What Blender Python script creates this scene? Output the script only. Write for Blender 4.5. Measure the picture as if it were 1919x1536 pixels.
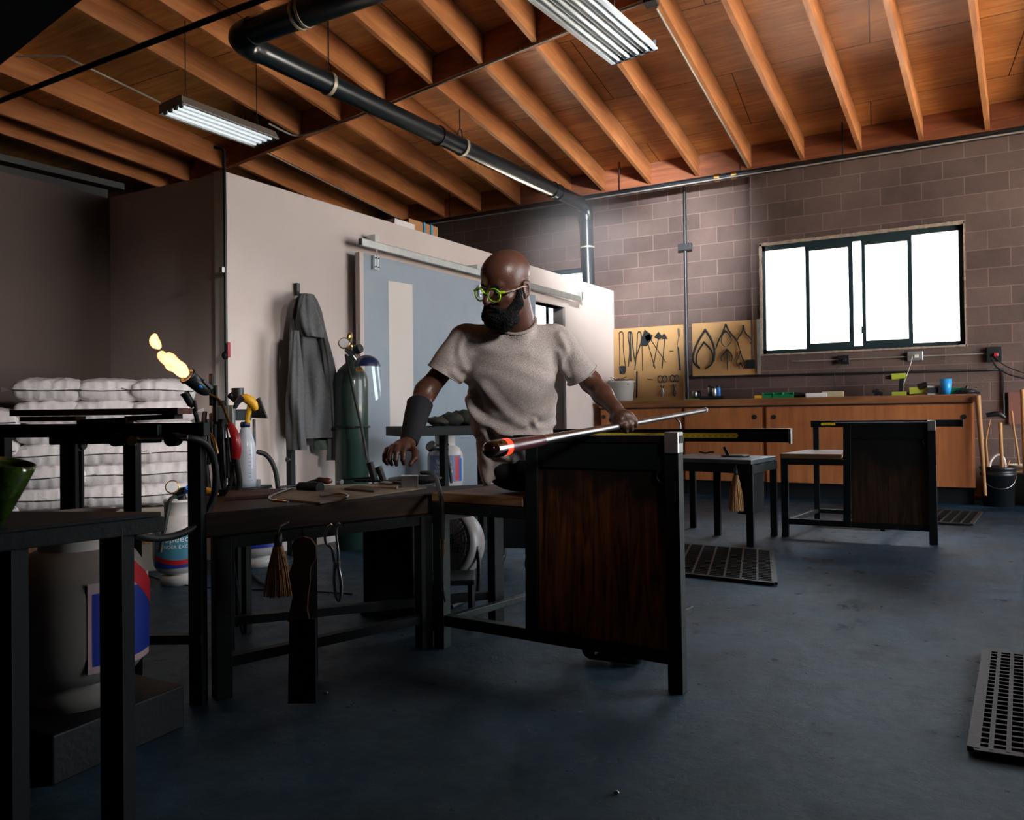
import bpy, math, random
import numpy as np
from mathutils import Vector, Matrix
random.seed(7); np.random.seed(7)
SC = bpy.context.scene; COL = SC.collection
for o in list(bpy.data.objects): bpy.data.objects.remove(o)

# ------------------------------------------------------------ camera, world, lights, exposure
F_PX = 1350.0; W_PX = 1919.0; H_PX = 1536.0
YAW = math.radians(26.8); ROLL = 0.012; CAM_H = 0.944; PITCH = math.atan((781.5 - 768) / F_PX)
_F = np.array([-math.sin(YAW)*math.cos(PITCH), math.cos(YAW)*math.cos(PITCH), math.sin(PITCH)])
_R0 = np.array([math.cos(YAW), math.sin(YAW), 0.0]); _U0 = np.cross(_R0, _F)
_R = _R0*math.cos(ROLL) - _U0*math.sin(ROLL); _U = _U0*math.cos(ROLL) + _R0*math.sin(ROLL)
CAM = np.array([0.0, 0.0, CAM_H])
cd = bpy.data.cameras.new('camera'); cam = bpy.data.objects.new('camera', cd); COL.objects.link(cam)
cd.sensor_fit = 'HORIZONTAL'; cd.sensor_width = 36.0; cd.lens = 36.0*F_PX/W_PX; cd.clip_start = 0.05; cd.clip_end = 300
m3 = Matrix(((_R[0], _U[0], -_F[0]), (_R[1], _U[1], -_F[1]), (_R[2], _U[2], -_F[2])))
cam.matrix_world = Matrix.Translation(Vector(CAM)) @ m3.to_4x4()
cd.dof.use_dof = True; cd.dof.focus_distance = 3.0; cd.dof.aperture_fstop = 7.0
SC.camera = cam
SC.view_settings.view_transform = 'Standard'; SC.view_settings.look = 'None'
SC.view_settings.gamma = 1.0; SC.view_settings.exposure = 1.35; SC.view_settings.use_curve_mapping = False

world = bpy.data.worlds.new('sky'); SC.world = world; world.use_nodes = True
wb = world.node_tree.nodes['Background']; wb.inputs[0].default_value = (0.86, 0.93, 1.0, 1); wb.inputs[1].default_value = 4.0

def area(name, loc, size, size_y, rot, power, col=(1, 1, 1), portal=False, spread=None):
    l = bpy.data.lights.new(name, 'AREA'); l.shape = 'RECTANGLE'; l.size = size; l.size_y = size_y
    l.energy = power; l.color = col
    if portal: l.cycles.is_portal = True
    if spread: l.spread = spread
    o = bpy.data.objects.new(name, l); COL.objects.link(o); o.location = loc; o.rotation_euler = rot
    return o
# daylight through the openings: portals guide the sky light into the room
area('window_portal', (-0.17, 9.34, 2.33), 2.2, 1.4, (math.radians(-90), 0, 0), 1, portal=True)
area('window_portal', (-3.95, 9.34, 2.2), 1.1, 1.6, (math.radians(-90), 0, 0), 1, portal=True)
area('door_portal', (4.72, 6.35, 1.88), 3.7, 3.8, (0, math.radians(90), 0), 1, portal=True)
def spot(name, loc, aim, power, size, radius, col):                     # added fill spots, not workshop fixtures; outside the frame, above and right
    l = bpy.data.lights.new(name, 'SPOT'); l.energy = power; l.color = col; l.spot_size = size; l.spot_blend = 1; l.shadow_soft_size = radius
    o = bpy.data.objects.new(name, l); COL.objects.link(o); o.location = loc; o.rotation_euler = (Vector(aim) - o.location).to_track_quat('-Z', 'Y').to_euler()
spot('wall_fill_spot', (-.6, 2.5, 3.35), (-2.75, 9.2, 3.05), 2500, .50, .12, (.93, .96, 1))
spot('bench_fill_spot', (2.2, 1.1, 2.6), (-1.35, 2.7, 1.30), 215, .50, .35, (1, .93, .88))
spot('store_fill_spot', (2.2, 2.7, 3.3), (-4.3, 3.0, 1.05), 200, .42, .2, (1, .93, .88))
sun = bpy.data.lights.new('sun', 'SUN'); sun.energy = 36; sun.angle = 0.01; sun.color = (1, .86, .70)
so = bpy.data.objects.new('sun', sun); COL.objects.link(so); so.location = (0, -5, 12); so.rotation_euler = Vector((-.40, .42, -.80)).to_track_quat('-Z', 'Y').to_euler()

# ------------------------------------------------------------ geometry helpers
def ray(px, py): return _F + _R*(px - 959.5)/F_PX - _U*(py - 768)/F_PX
def at(px, py, d): return ray(px, py)*d + CAM                      # a point at depth d (metres) from the viewpoint
def onz(px, py, z):
    r = ray(px, py); return r*((z - CAM_H)/r[2]) + CAM
def ony(px, py, y):
    r = ray(px, py); return r*(y/r[1]) + CAM
def onroof(px, py):
    r = ray(px, py); t = (3.95 + .05*9.2 - CAM_H)/(r[2] + .05*r[1]); return r*t + CAM
def onpart(px, py, off=0.0):                                          # point on the partition wall face
    n = np.array([5.75, -0.767, 0]); n /= np.linalg.norm(n); p0 = np.array([-3.871, 3.448, 0]) + n*off
    r = ray(px, py); t = ((p0 - CAM) @ n)/(r @ n); return r*t + CAM
V = lambda *a: np.array(a if len(a) > 1 else a[0], float)
def unit(v): v = np.asarray(v, float); return v/max(np.linalg.norm(v), 1e-9)
def frame(d, up=(0, 0, 1)):
    z = unit(d); up = np.asarray(up, float)
    if abs(z @ unit(up)) > .98: up = V(1, 0, 0) if abs(z[0]) < .9 else V(0, 1, 0)
    x = unit(np.cross(up, z)); y = np.cross(z, x); return x, y, z
def rotz(a): return np.array([[math.cos(a), -math.sin(a), 0], [math.sin(a), math.cos(a), 0], [0, 0, 1]])

class MB:
    def __init__(s): s.v = []; s.f = []; s.flat = []
    def add(s, vs, fs, flat=True):
        b = len(s.v); s.v += [tuple(map(float, p)) for p in vs]; s.f += [tuple(b + i for i in f) for f in fs]; s.flat += [flat]*len(fs); return s
    def box(s, c, size, R=None):
        c = V(c); h = V(size)/2; R = np.eye(3) if R is None else R
        vs = [c + R @ (h*V(x, y, z)) for x in (-1, 1) for y in (-1, 1) for z in (-1, 1)]
        return s.add(vs, [(0, 1, 3, 2), (4, 6, 7, 5), (0, 4, 5, 1), (2, 3, 7, 6), (0, 2, 6, 4), (1, 5, 7, 3)])
    def bar(s, a, b, w, h=None, up=(0, 0, 1)):                      # square tube between two points
        h = h or w; a = V(a); b = V(b); x, y, z = frame(b - a, up)
        vs = [p + x*w/2*i + y*h/2*j for p in (a, b) for i in (-1, 1) for j in (-1, 1)]
        return s.add(vs, [(0, 1, 3, 2), (4, 6, 7, 5), (0, 4, 5, 1), (2, 3, 7, 6), (0, 2, 6, 4), (1, 5, 7, 3)])
    def cyl(s, a, b, r, r2=None, n=20):
        a = V(a); b = V(b); r2 = r if r2 is None else r2; x, y, z = frame(b - a)
        vs = [p + (x*math.cos(t) + y*math.sin(t))*q for p, q in ((a, r), (b, r2)) for t in [2*math.pi*i/n for i in range(n)]]
        s.add(vs, [(i, (i + 1) % n, n + (i + 1) % n, n + i) for i in range(n)], False)
        s.add(vs[:n], [tuple(range(n))[::-1]]); s.add(vs[n:], [tuple(range(n))]); return s
    def tube(s, pts, r, n=10, closed=False, sm=0):
        pts = [V(p) for p in pts]
        for _ in range(sm):                                          # Chaikin smoothing
            q = [pts[0]]
            for a, b in zip(pts[:-1], pts[1:]): q += [a*.75 + b*.25, a*.25 + b*.75]
            pts = q + [pts[-1]]
        m = len(pts); rs = [r]*m if np.isscalar(r) else list(np.interp(np.linspace(0, 1, m), np.linspace(0, 1, len(r)), r))
        vs = []; up = None
        for i, p in enumerate(pts):
            d = (pts[(i + 1) % m] - pts[i - 1]) if closed else (pts[min(i + 1, m - 1)] - pts[max(i - 1, 0)])
            d = unit(d)
            if up is None: x, y, _z = frame(d)
            else:
                x = unit(up - d*(up @ d)); y = np.cross(d, x)
            up = x
            vs += [p + (x*math.cos(t) + y*math.sin(t))*rs[i] for t in [2*math.pi*k/n for k in range(n)]]
        fs = [(i*n + k, i*n + (k + 1) % n, ((i + 1) % m)*n + (k + 1) % n, ((i + 1) % m)*n + k) for i in range(m if closed else m - 1) for k in range(n)]
        s.add(vs, fs, False)
        if not closed: s.add(vs[:n], [tuple(range(n))[::-1]]); s.add(vs[-n:], [tuple(range(n))])
        return s
    def lathe(s, prof, c, axis=(0, 0, 1), n=28, up=(0, 1, 0)):            # profile = [(radius, height)]
        c = V(c); z = unit(axis); x, y, z = frame(z, up); m = len(prof)
        vs = [c + z*h + (x*math.cos(t) + y*math.sin(t))*max(r, 1e-4) for r, h in prof for t in [2*math.pi*i/n for i in range(n)]]
        s.add(vs, [(i*n + k, i*n + (k + 1) % n, (i + 1)*n + (k + 1) % n, (i + 1)*n + k) for i in range(m - 1) for k in range(n)], False)
        if prof[0][0] > 1e-3: s.add(vs[:n], [tuple(range(n))[::-1]])
        if prof[-1][0] > 1e-3: s.add(vs[-n:], [tuple(range(n))])
        return s
    def ell(s, c, r, R=None, n=20, m=12):
        c = V(c); r = V(r) if not np.isscalar(r) else V(r, r, r); R = np.eye(3) if R is None else R
        vs = [c + R @ (r*V(math.sin(a)*math.cos(b), math.sin(a)*math.sin(b), math.cos(a))) for a in [math.pi*(i + .001)/(m + .002) for i in range(m + 1)] for b in [2*math.pi*k/n for k in range(n)]]
        return s.add(vs, [(i*n + k, (i + 1)*n + k, (i + 1)*n + (k + 1) % n, i*n + (k + 1) % n) for i in range(m) for k in range(n)], False)
    def prism(s, poly, o, x, y, t):                                 # polygon in the (x, y) frame at o, extruded t along x*y
        o = V(o); x = V(x); y = V(y); z = unit(np.cross(x, y))*t; n = len(poly)
        ar = sum(poly[i - 1][0]*poly[i][1] - poly[i][0]*poly[i - 1][1] for i in range(n))
        if ar < 0: poly = poly[::-1]
        lo = [o + x*a + y*b for a, b in poly]; hi = [p + z for p in lo]
        return s.add(lo + hi, [tuple(range(n))[::-1], tuple(range(n, 2*n))] + [(i, (i + 1) % n, n + (i + 1) % n, n + i) for i in range(n)])
    def text(s, txt, o, x, y, size, t=.0008, align='CENTER'):
        cu = bpy.data.curves.new('t', 'FONT'); cu.body = txt; cu.size = size; cu.align_x = align; cu.extrude = 0; cu.resolution_u = 2
        ob = bpy.data.objects.new('t', cu); COL.objects.link(ob)
        me = ob.evaluated_get(bpy.context.evaluated_depsgraph_get()).to_mesh()
        o = V(o); x = unit(x); y = unit(y)
        vs = [o + x*v.co.x + y*v.co.y for v in me.vertices]; fs = [tuple(p.vertices) for p in me.polygons]
        s.add(vs, fs); bpy.data.objects.remove(ob); bpy.data.curves.remove(cu); return s
    def warp(s, fn): s.v = [tuple(map(float, fn(np.array(p)))) for p in s.v]; return s
    def build(s, name, mat, parent=None, bevel=0, seg=2, origin=None):
        me = bpy.data.meshes.new(name); vs = np.array(s.v, float)
        if parent is not None:
            sh = V(0, 0, 0); q = parent
            while q is not None: sh += V(q.location[:]); q = q.parent
            loc = V(0, 0, 0)
        else:
            loc = V(origin) if origin is not None else V((vs[:, 0].min() + vs[:, 0].max())/2, (vs[:, 1].min() + vs[:, 1].max())/2, vs[:, 2].min()); sh = loc
        me.from_pydata([tuple(p) for p in vs - sh], [], s.f); me.materials.append(mat); me.update()
        me.polygons.foreach_set('use_smooth', [not f for f in s.flat])
        o = bpy.data.objects.new(name, me); COL.objects.link(o)
        if parent is not None: o.parent = parent
        else: o.location = tuple(loc)
        if bevel:
            b = o.modifiers.new('bevel', 'BEVEL'); b.width = bevel; b.segments = seg; b.limit_method = 'ANGLE'; b.angle_limit = .6
        return o
def tag(o, label=None, cat=None, group=None, kind=None):
    if label: o['label'] = label
    if cat: o['category'] = cat
    if group: o['group'] = group
    if kind: o['kind'] = kind
    return o
def thing(name, label, cat, loc, group=None):
    o = bpy.data.objects.new(name, None); COL.objects.link(o); o.location = tuple(map(float, loc)); o.empty_display_size = .1
    return tag(o, label, cat, group)
def struct(name, mb, mat, parent=None, **k):
    o = mb.build(name, mat, parent, **k)
    if parent is None: o['kind'] = 'structure'
    return o

# ------------------------------------------------------------ materials
def mat(name, col, rough=.6, metal=0, var=.0, scale=8, col2=None, bump=0, bscale=40, stretch=None, spec=.5, detail=4, coat=0, trans=0, emit=None, es=1, sss=0):
    m = bpy.data.materials.new(name); m.use_nodes = True; nt = m.node_tree; N = nt.nodes; L = nt.links; b = N['Principled BSDF']
    c = (*col, 1); b.inputs['Base Color'].default_value = c; b.inputs['Roughness'].default_value = rough; b.inputs['Metallic'].default_value = metal
    b.inputs['Specular IOR Level'].default_value = spec; b.inputs['Coat Weight'].default_value = coat
    if trans: b.inputs['Transmission Weight'].default_value = trans
    if sss: b.inputs['Subsurface Weight'].default_value = sss; b.inputs['Subsurface Radius'].default_value = (.01, .004, .002)
    if emit: b.inputs['Emission Color'].default_value = (*emit, 1); b.inputs['Emission Strength'].default_value = es
    tc = N.new('ShaderNodeTexCoord'); mp = N.new('ShaderNodeMapping'); L.new(tc.outputs['Object'], mp.inputs[0])
    if stretch: mp.inputs['Scale'].default_value = stretch
    if col2 is not None or var:
        n = N.new('ShaderNodeTexNoise'); n.inputs['Scale'].default_value = scale; n.inputs['Detail'].default_value = detail; n.inputs['Roughness'].default_value = .6
        L.new(mp.outputs[0], n.inputs[0]); r = N.new('ShaderNodeValToRGB'); L.new(n.outputs[0], r.inputs[0])
        c2 = col2 if col2 is not None else tuple(x*(1 - var) for x in col)
        r.color_ramp.elements[0].position = .35; r.color_ramp.elements[1].position = .65
        r.color_ramp.elements[0].color = (*c2, 1); r.color_ramp.elements[1].color = c; L.new(r.outputs[0], b.inputs['Base Color'])
    if bump:
        n = N.new('ShaderNodeTexNoise'); n.inputs['Scale'].default_value = bscale; n.inputs['Detail'].default_value = 5; L.new(mp.outputs[0], n.inputs[0])
        bp = N.new('ShaderNodeBump'); bp.inputs['Strength'].default_value = bump; bp.inputs['Distance'].default_value = .01
        L.new(n.outputs[0], bp.inputs['Height']); L.new(bp.outputs[0], b.inputs['Normal'])
    return m

def wood(name, c1, c2, along=(1, 0, 0), rough=.55, s=1.0, seams=None, dark=None):
    m = bpy.data.materials.new(name); m.use_nodes = True; nt = m.node_tree; N = nt.nodes; L = nt.links; b = N['Principled BSDF']; b.inputs['Roughness'].default_value = rough
    b.inputs['Specular IOR Level'].default_value = .3
    g = N.new('ShaderNodeNewGeometry'); mp = N.new('ShaderNodeMapping'); L.new(g.outputs['Position'], mp.inputs[0])
    mp.inputs['Scale'].default_value = tuple(1.2*s if a else 14*s for a in along)
    n1 = N.new('ShaderNodeTexNoise'); n1.inputs['Scale'].default_value = 1.2; n1.inputs['Detail'].default_value = 8; n1.inputs['Distortion'].default_value = 1.2; L.new(mp.outputs[0], n1.inputs[0])
    r = N.new('ShaderNodeValToRGB'); L.new(n1.outputs[0], r.inputs[0]); r.color_ramp.elements[0].position = .32; r.color_ramp.elements[1].position = .68
    r.color_ramp.elements[0].color = (*c2, 1); r.color_ramp.elements[1].color = (*c1, 1)
    out = r.outputs[0]
    n2 = N.new('ShaderNodeTexNoise'); n2.inputs['Scale'].default_value = 1.1; n2.inputs['Detail'].default_value = 3; L.new(g.outputs['Position'], n2.inputs[0])
    mx = N.new('ShaderNodeMix'); mx.data_type = 'RGBA'; mx.blend_type = 'MULTIPLY'; mx.inputs[0].default_value = 1
    r2 = N.new('ShaderNodeValToRGB'); L.new(n2.outputs[0], r2.inputs[0]); r2.color_ramp.elements[0].position = .35; r2.color_ramp.elements[1].position = .65
    d = dark or .62; r2.color_ramp.elements[0].color = (d, d*.92, d*.88, 1); r2.color_ramp.elements[1].color = (1, 1, 1, 1)
    L.new(out, mx.inputs[6]); L.new(r2.outputs[0], mx.inputs[7]); out = mx.outputs[2]
    if seams:
        br = N.new('ShaderNodeTexBrick'); br.offset = .5; br.inputs['Brick Width'].default_value = seams[0]; br.inputs['Row Height'].default_value = seams[1]
        br.inputs['Scale'].default_value = 1; br.inputs['Mortar Size'].default_value = .006; br.inputs['Mortar Smooth'].default_value = .2
        br.inputs['Color1'].default_value = (1, 1, 1, 1); br.inputs['Color2'].default_value = (.8, .76, .74, 1); br.inputs['Mortar'].default_value = (.15, .1, .08, 1)
        mp2 = N.new('ShaderNodeMapping'); L.new(g.outputs['Position'], mp2.inputs[0]); L.new(mp2.outputs[0], br.inputs[0])
        m2 = N.new('ShaderNodeMix'); m2.data_type = 'RGBA'; m2.blend_type = 'MULTIPLY'; m2.inputs[0].default_value = 1
        L.new(out, m2.inputs[6]); L.new(br.outputs[0], m2.inputs[7]); out = m2.outputs[2]
    L.new(out, b.inputs['Base Color'])
    bp = N.new('ShaderNodeBump'); bp.inputs['Strength'].default_value = .25; bp.inputs['Distance'].default_value = .004; L.new(n1.outputs[0], bp.inputs['Height']); L.new(bp.outputs[0], b.inputs['Normal'])
    return m

M = {}
M['ply_ceiling'] = wood('ceiling plywood', (.85, .40, .125), (.58, .22, .06), (1, 0, 0), seams=(2.44, 1.22), s=1.0, dark=.55)
M['rafter'] = wood('rafter wood', (.62, .27, .105), (.43, .165, .06), (0, 1, 0), s=.8, dark=.75)
M['ledger'] = wood('ledger wood', (.40, .14, .06), (.22, .075, .035), (1, 0, 0), s=.8, dark=.6)
M['cabinet'] = wood('cabinet plywood', (.46, .175, .058), (.33, .115, .038), (0, 0, 1), s=.8, dark=.75)
M['counter'] = wood('counter top wood', (.34, .15, .06), (.20, .08, .03), (1, 0, 0), s=1.2)
M['pegboard'] = mat('tan board', (.44, .25, .095), .7, var=.15, scale=3)
M['panel'] = wood('scorched plywood', (.16, .048, .013), (.022, .010, .007), (0, 0, 1), s=2.6, dark=.10, rough=.6)
M['table_wood'] = wood('burnt table wood', (.050, .023, .013), (.008, .007, .007), (1, 1, 0), s=2.0, dark=.35)
M['seat_wood'] = wood('bench seat wood', (.33, .19, .095), (.12, .055, .025), (1, 0, 0), s=2.2, dark=.6)
M['handle_wood'] = wood('handle wood', (.60, .34, .14), (.40, .2, .08), (0, 0, 1), s=2)
M['black_steel'] = mat('black painted steel', (.004, .0065, .008), .55, .0, bump=.15, bscale=60, spec=.28)
M['bench_steel'] = mat('dark green painted steel', (.006, .013, .012), .5, .0, bump=.15, bscale=60, spec=.35)
M['bare_steel'] = mat('bare steel', (.42, .42, .42), .32, 1, var=.4, scale=15)
M['dark_steel'] = mat('dark oxidised steel', (.045, .045, .05), .4, .7, var=.4, scale=20)
M['galv'] = mat('galvanised steel', (.62, .66, .64), .35, .8, var=.15, scale=12)
M['white_paint'] = mat('white paint', (.72, .70, .66), .5, var=.1, scale=5)
M['white_enamel'] = mat('white enamel tank', (.60, .58, .56), .38, var=.15, scale=5, coat=.2)
M['plastic_black'] = mat('black plastic', (.010, .012, .014), .38)
M['rubber'] = mat('black rubber', (.010, .011, .012), .55, bump=.2, bscale=80)
M['pipe_black'] = mat('black duct paint', (.006, .013, .018), .28, .0, spec=.8, coat=.3)
M['brass'] = mat('brass', (.55, .36, .12), .3, 1)
M['conduit'] = mat('grey conduit', (.38, .36, .32), .45, .5)
M['glass'] = None
M['red'] = mat('red paint', (.38, .015, .02), .35, coat=.3)
M['yellow'] = mat('yellow plastic', (.80, .42, .02), .4)
M['blue'] = mat('blue plastic', (.02, .16, .55), .4)
M['teal_label'] = mat('teal label', (.05, .22, .32), .5)
M['blue_label'] = mat('blue label', (.012, .035, .30), .45)
M['red_label'] = mat('red label stripe', (.45, .012, .02), .45)
M['white_label'] = mat('white lettering', (.75, .75, .75), .5)
M['skin'] = mat('dark brown skin', (.115, .048, .032), .38, var=.25, scale=14, spec=.5, bump=.12, bscale=160, sss=.06)

# ------------------------------------------------------------ surfaces of the room
def block_mat():
    m = bpy.data.materials.new('concrete block wall'); m.use_nodes = True; nt = m.node_tree; N = nt.nodes; L = nt.links; b = N['Principled BSDF']; b.inputs['Roughness'].default_value = .75
    b.inputs['Specular IOR Level'].default_value = .3
    g = N.new('ShaderNodeNewGeometry'); sp = N.new('ShaderNodeSeparateXYZ'); cb = N.new('ShaderNodeCombineXYZ'); L.new(g.outputs['Position'], sp.inputs[0])
    L.new(sp.outputs[0], cb.inputs[0]); L.new(sp.outputs[2], cb.inputs[1])
    mp = N.new('ShaderNodeMapping'); mp.inputs['Location'].default_value = (.12, -.045, 0); L.new(cb.outputs[0], mp.inputs[0])
    br = N.new('ShaderNodeTexBrick'); br.offset = .5; br.inputs['Scale'].default_value = 1; br.inputs['Brick Width'].default_value = .4064; br.inputs['Row Height'].default_value = .2032
    br.inputs['Mortar Size'].default_value = .006; br.inputs['Mortar Smooth'].default_value = .3; br.inputs['Bias'].default_value = 0
    br.inputs['Color1'].default_value = (.150, .103, .088, 1); br.inputs['Color2'].default_value = (.105, .070, .062, 1); br.inputs['Mortar'].default_value = (.215, .15, .125, 1)
    L.new(mp.outputs[0], br.inputs[0])
    n = N.new('ShaderNodeTexNoise'); n.inputs['Scale'].default_value = 1.4; n.inputs['Detail'].default_value = 9; n.inputs['Roughness'].default_value = .65; L.new(g.outputs['Position'], n.inputs[0])
    r = N.new('ShaderNodeValToRGB'); r.color_ramp.elements[0].position = .3; r.color_ramp.elements[1].position = .7; r.color_ramp.elements[0].color = (.5, .48, .5, 1); L.new(n.outputs[0], r.inputs[0])
    mx = N.new('ShaderNodeMix'); mx.data_type = 'RGBA'; mx.blend_type = 'MULTIPLY'; mx.inputs[0].default_value = .8; L.new(br.outputs[0], mx.inputs[6]); L.new(r.outputs[0], mx.inputs[7]); L.new(mx.outputs[2], b.inputs['Base Color'])
    n2 = N.new('ShaderNodeTexNoise'); n2.inputs['Scale'].default_value = 60; L.new(g.outputs['Position'], n2.inputs[0])
    ad = N.new('ShaderNodeMath'); ad.operation = 'MULTIPLY_ADD'; L.new(br.outputs['Fac'], ad.inputs[0]); ad.inputs[1].default_value = -.6; L.new(n2.outputs[0], ad.inputs[2])
    bp = N.new('ShaderNodeBump'); bp.inputs['Strength'].default_value = .5; bp.inputs['Distance'].default_value = .008; L.new(ad.outputs[0], bp.inputs['Height']); L.new(bp.outputs[0], b.inputs['Normal'])
    return m
def floor_mat():
    m = bpy.data.materials.new('dark worn concrete'); m.use_nodes = True; nt = m.node_tree; N = nt.nodes; L = nt.links; b = N['Principled BSDF']
    g = N.new('ShaderNodeNewGeometry')
    def noise(s, d, rgh=.6, dist=0):
        n = N.new('ShaderNodeTexNoise'); n.inputs['Scale'].default_value = s; n.inputs['Detail'].default_value = d; n.inputs['Roughness'].default_value = rgh; n.inputs['Distortion'].default_value = dist; L.new(g.outputs['Position'], n.inputs[0]); return n
    n = noise(1.3, 12, .68, .6); r = N.new('ShaderNodeValToRGB'); L.new(n.outputs[0], r.inputs[0])
    r.color_ramp.elements[0].position = .40; r.color_ramp.elements[1].position = .62; r.color_ramp.elements[0].color = (.002, .007, .013, 1); r.color_ramp.elements[1].color = (.020, .058, .098, 1)
    L.new(r.outputs[0], b.inputs['Base Color'])
    n3 = noise(5, 12, .7); r3 = N.new('ShaderNodeMapRange'); L.new(n3.outputs[0], r3.inputs[0]); r3.inputs[1].default_value = .3; r3.inputs[2].default_value = .7; r3.inputs[3].default_value = .20; r3.inputs[4].default_value = .58
    L.new(r3.outputs[0], b.inputs['Roughness']); b.inputs['Specular IOR Level'].default_value = .5; b.inputs['Specular Tint'].default_value = (.45, .78, 1, 1)
    n2 = noise(16, 14, .8); bp = N.new('ShaderNodeBump'); bp.inputs['Strength'].default_value = 1.0; bp.inputs['Distance'].default_value = .012; L.new(n2.outputs[0], bp.inputs['Height']); L.new(bp.outputs[0], b.inputs['Normal'])
    return m
M['block'] = block_mat(); M['floor'] = floor_mat()
M['drywall'] = mat('painted drywall', (.60, .53, .50), .7, var=.07, scale=1.5, bump=.08, bscale=120, spec=.3)
M['door_grey'] = mat('blue grey door paint', (.27, .335, .39), .5, var=.12, scale=2, bump=.08, bscale=100)
M['frame_dark'] = mat('dark window frame', (.010, .028, .034), .45)
M['plaster_edge'] = mat('rough plaster edge', (.42, .34, .27), .8, var=.4, scale=30, bump=.6, bscale=60)
M['pane'] = bpy.data.materials.new('window glass'); M['pane'].use_nodes = True
_b = M['pane'].node_tree.nodes['Principled BSDF']; _b.inputs['Transmission Weight'].default_value = 1; _b.inputs['Roughness'].default_value = 0; _b.inputs['IOR'].default_value = 1.05; _b.inputs['Base Color'].default_value = (1, 1, 1, 1)
_nt = M['pane'].node_tree; _tr = _nt.nodes.new('ShaderNodeBsdfTransparent'); _gl = _nt.nodes.new('ShaderNodeBsdfGlossy'); _gl.inputs['Roughness'].default_value = .02
_fr = _nt.nodes.new('ShaderNodeFresnel'); _fr.inputs['IOR'].default_value = 1.45; _mx = _nt.nodes.new('ShaderNodeMixShader')
_nt.links.new(_fr.outputs[0], _mx.inputs[0]); _nt.links.new(_tr.outputs[0], _mx.inputs[1]); _nt.links.new(_gl.outputs[0], _mx.inputs[2]); _nt.links.new(_mx.outputs[0], _nt.nodes['Material Output'].inputs[0])

struct('floor', MB().box((-3.0, 2.6, -.06), (18, 13.4, .12)), M['floor'])
def holed(name, o, u, length, height, holes, thick, m, base=0.0):
    # upright wall from o along u with rectangular openings (a0, a1, z0, z1)
    mb = MB(); u = unit(V(*u, 0)); n = V(-u[1], u[0], 0)
    xs = sorted({0, length} | {h[i] for h in holes for i in (0, 1)}); zs = sorted({base, height} | {h[i] for h in holes for i in (2, 3)})
    R = np.array([u, n, (0, 0, 1)]).T
    for a, b in zip(xs[:-1], xs[1:]):
        run = None
        for c, d in zip(zs[:-1], zs[1:]):
            if any(h[0] <= (a + b)/2 <= h[1] and h[2] <= (c + d)/2 <= h[3] for h in holes): continue
            mb.box(V(o[0], o[1], 0) + u*(a + b)/2 + n*thick/2 + V(0, 0, (c + d)/2), (b - a, thick, d - c), R)
    return struct(name, mb, m)
WX0, WX1, WZ0, WZ1 = -1.222, .878, 1.671, 2.993
holed('wall_back', (-12, 9.2), (1, 0), 18, 4.3, [(12 + WX0, 12 + WX1, WZ0, WZ1), (12 - 4.75, 12 - 3.46, 1.671, 2.972)], .2, M['block'])
holed('wall_right', (4.8, 9.2), (0, -1), 13.2, 4.9, [(.9, 4.8, .02, 3.75)], -.15, M['block'])
holed('wall_front', (-12, -4.0), (1, 0), 18, 5.2, [], -.15, M['block'])
holed('wall_outer', (-11.9, -4.0), (0, 1), 13.2, 5.2, [], .15, M['block'])
PZ = 2.614; C0 = V(-3.871, 3.448, 0); C1 = V(-3.104, 9.2, 0); PU = unit(C1 - C0); PN = V(PU[1], -PU[0], 0)     # PN points into the workshop
def pcoord(px, py): return float((onpart(px, py) - C0) @ PU)
oa, ob_ = pcoord(925, 700), pcoord(1056, 700); oz = float(onpart(1040, 573)[2])
holed('wall_partition', C0[:2], PU[:2], float(np.linalg.norm(C1 - C0)), PZ, [(oa, ob_, 0, oz)], .12, M['drywall'])
holed('wall_room_front', (-5.068, 3.43), (1, .016), 1.13, PZ, [], .1, M['drywall'])
M['dark_drywall'] = mat('dark brown drywall', (.11, .082, .072), .75, var=.1, scale=1.5, bump=.08, bscale=120, spec=.2)  # darker brown than the other drywall
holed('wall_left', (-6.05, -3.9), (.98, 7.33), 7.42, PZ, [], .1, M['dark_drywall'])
# corner bead where the front face meets the partition
struct('trim_1', MB().box((-3.915, 3.437, PZ/2), (.085, .03, PZ)), M['white_paint'])
# opening casing on the partition
def pp(a, off, z): return C0 + PU*a + PN*off + V(0, 0, z)
RP = np.array([PU, PN, (0, 0, 1)]).T
mb = MB(); mb.box(pp(ob_ + .04, -.05, oz/2), (.08, .17, oz), RP); mb.box(pp((oa + ob_)/2, -.05, oz + .04), (ob_ - oa + .16, .17, .08), RP)
mb.box(pp(oa + .04, -.05, oz/2), (.08, .17, oz), RP)
struct('trim_2', mb, M['drywall'])

# roof deck, rafters, girder, ledger
def roofz(y): return 3.95 + .05*(9.2 - y)
a = math.atan(.05); Rr = np.array([[1, 0, 0], [0, math.cos(a), math.sin(a)], [0, -math.sin(a), math.cos(a)]])
struct('ceiling', MB().box((-3, 2.6, roofz(2.6) + .27 + .02), (18.4, 13.8, .04), Rr), M['ply_ceiling'])
far = [(642,229,903,398),(564,258,836,409),(499,284,755,413),(725.5,195,978,387.5),(805,156,1048,352),(900,118.5,1131,357),(999,82,1215,341),(1151.6,108,1304,325),(1234,8,1400.5,307),(1356,0,1500,291),(1508.6,0,1609,275.5),(1660,0,1725,258),(1820,0,1850,239.6)]
near = [(523.7,43,714,188),(634,4,801,151),(785.4,0,896,114),(933,0,995,71.6),(439,96,632,223),(320,118,556,252),(75.5,169,422,318),(0,213.5,338.5,334.6),(0,250,285,346)]
G0 = onroof(423, 315.6); G1 = onroof(1211, 0); GU = unit(V(G1[0] - G0[0], G1[1] - G0[1], 0))
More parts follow.
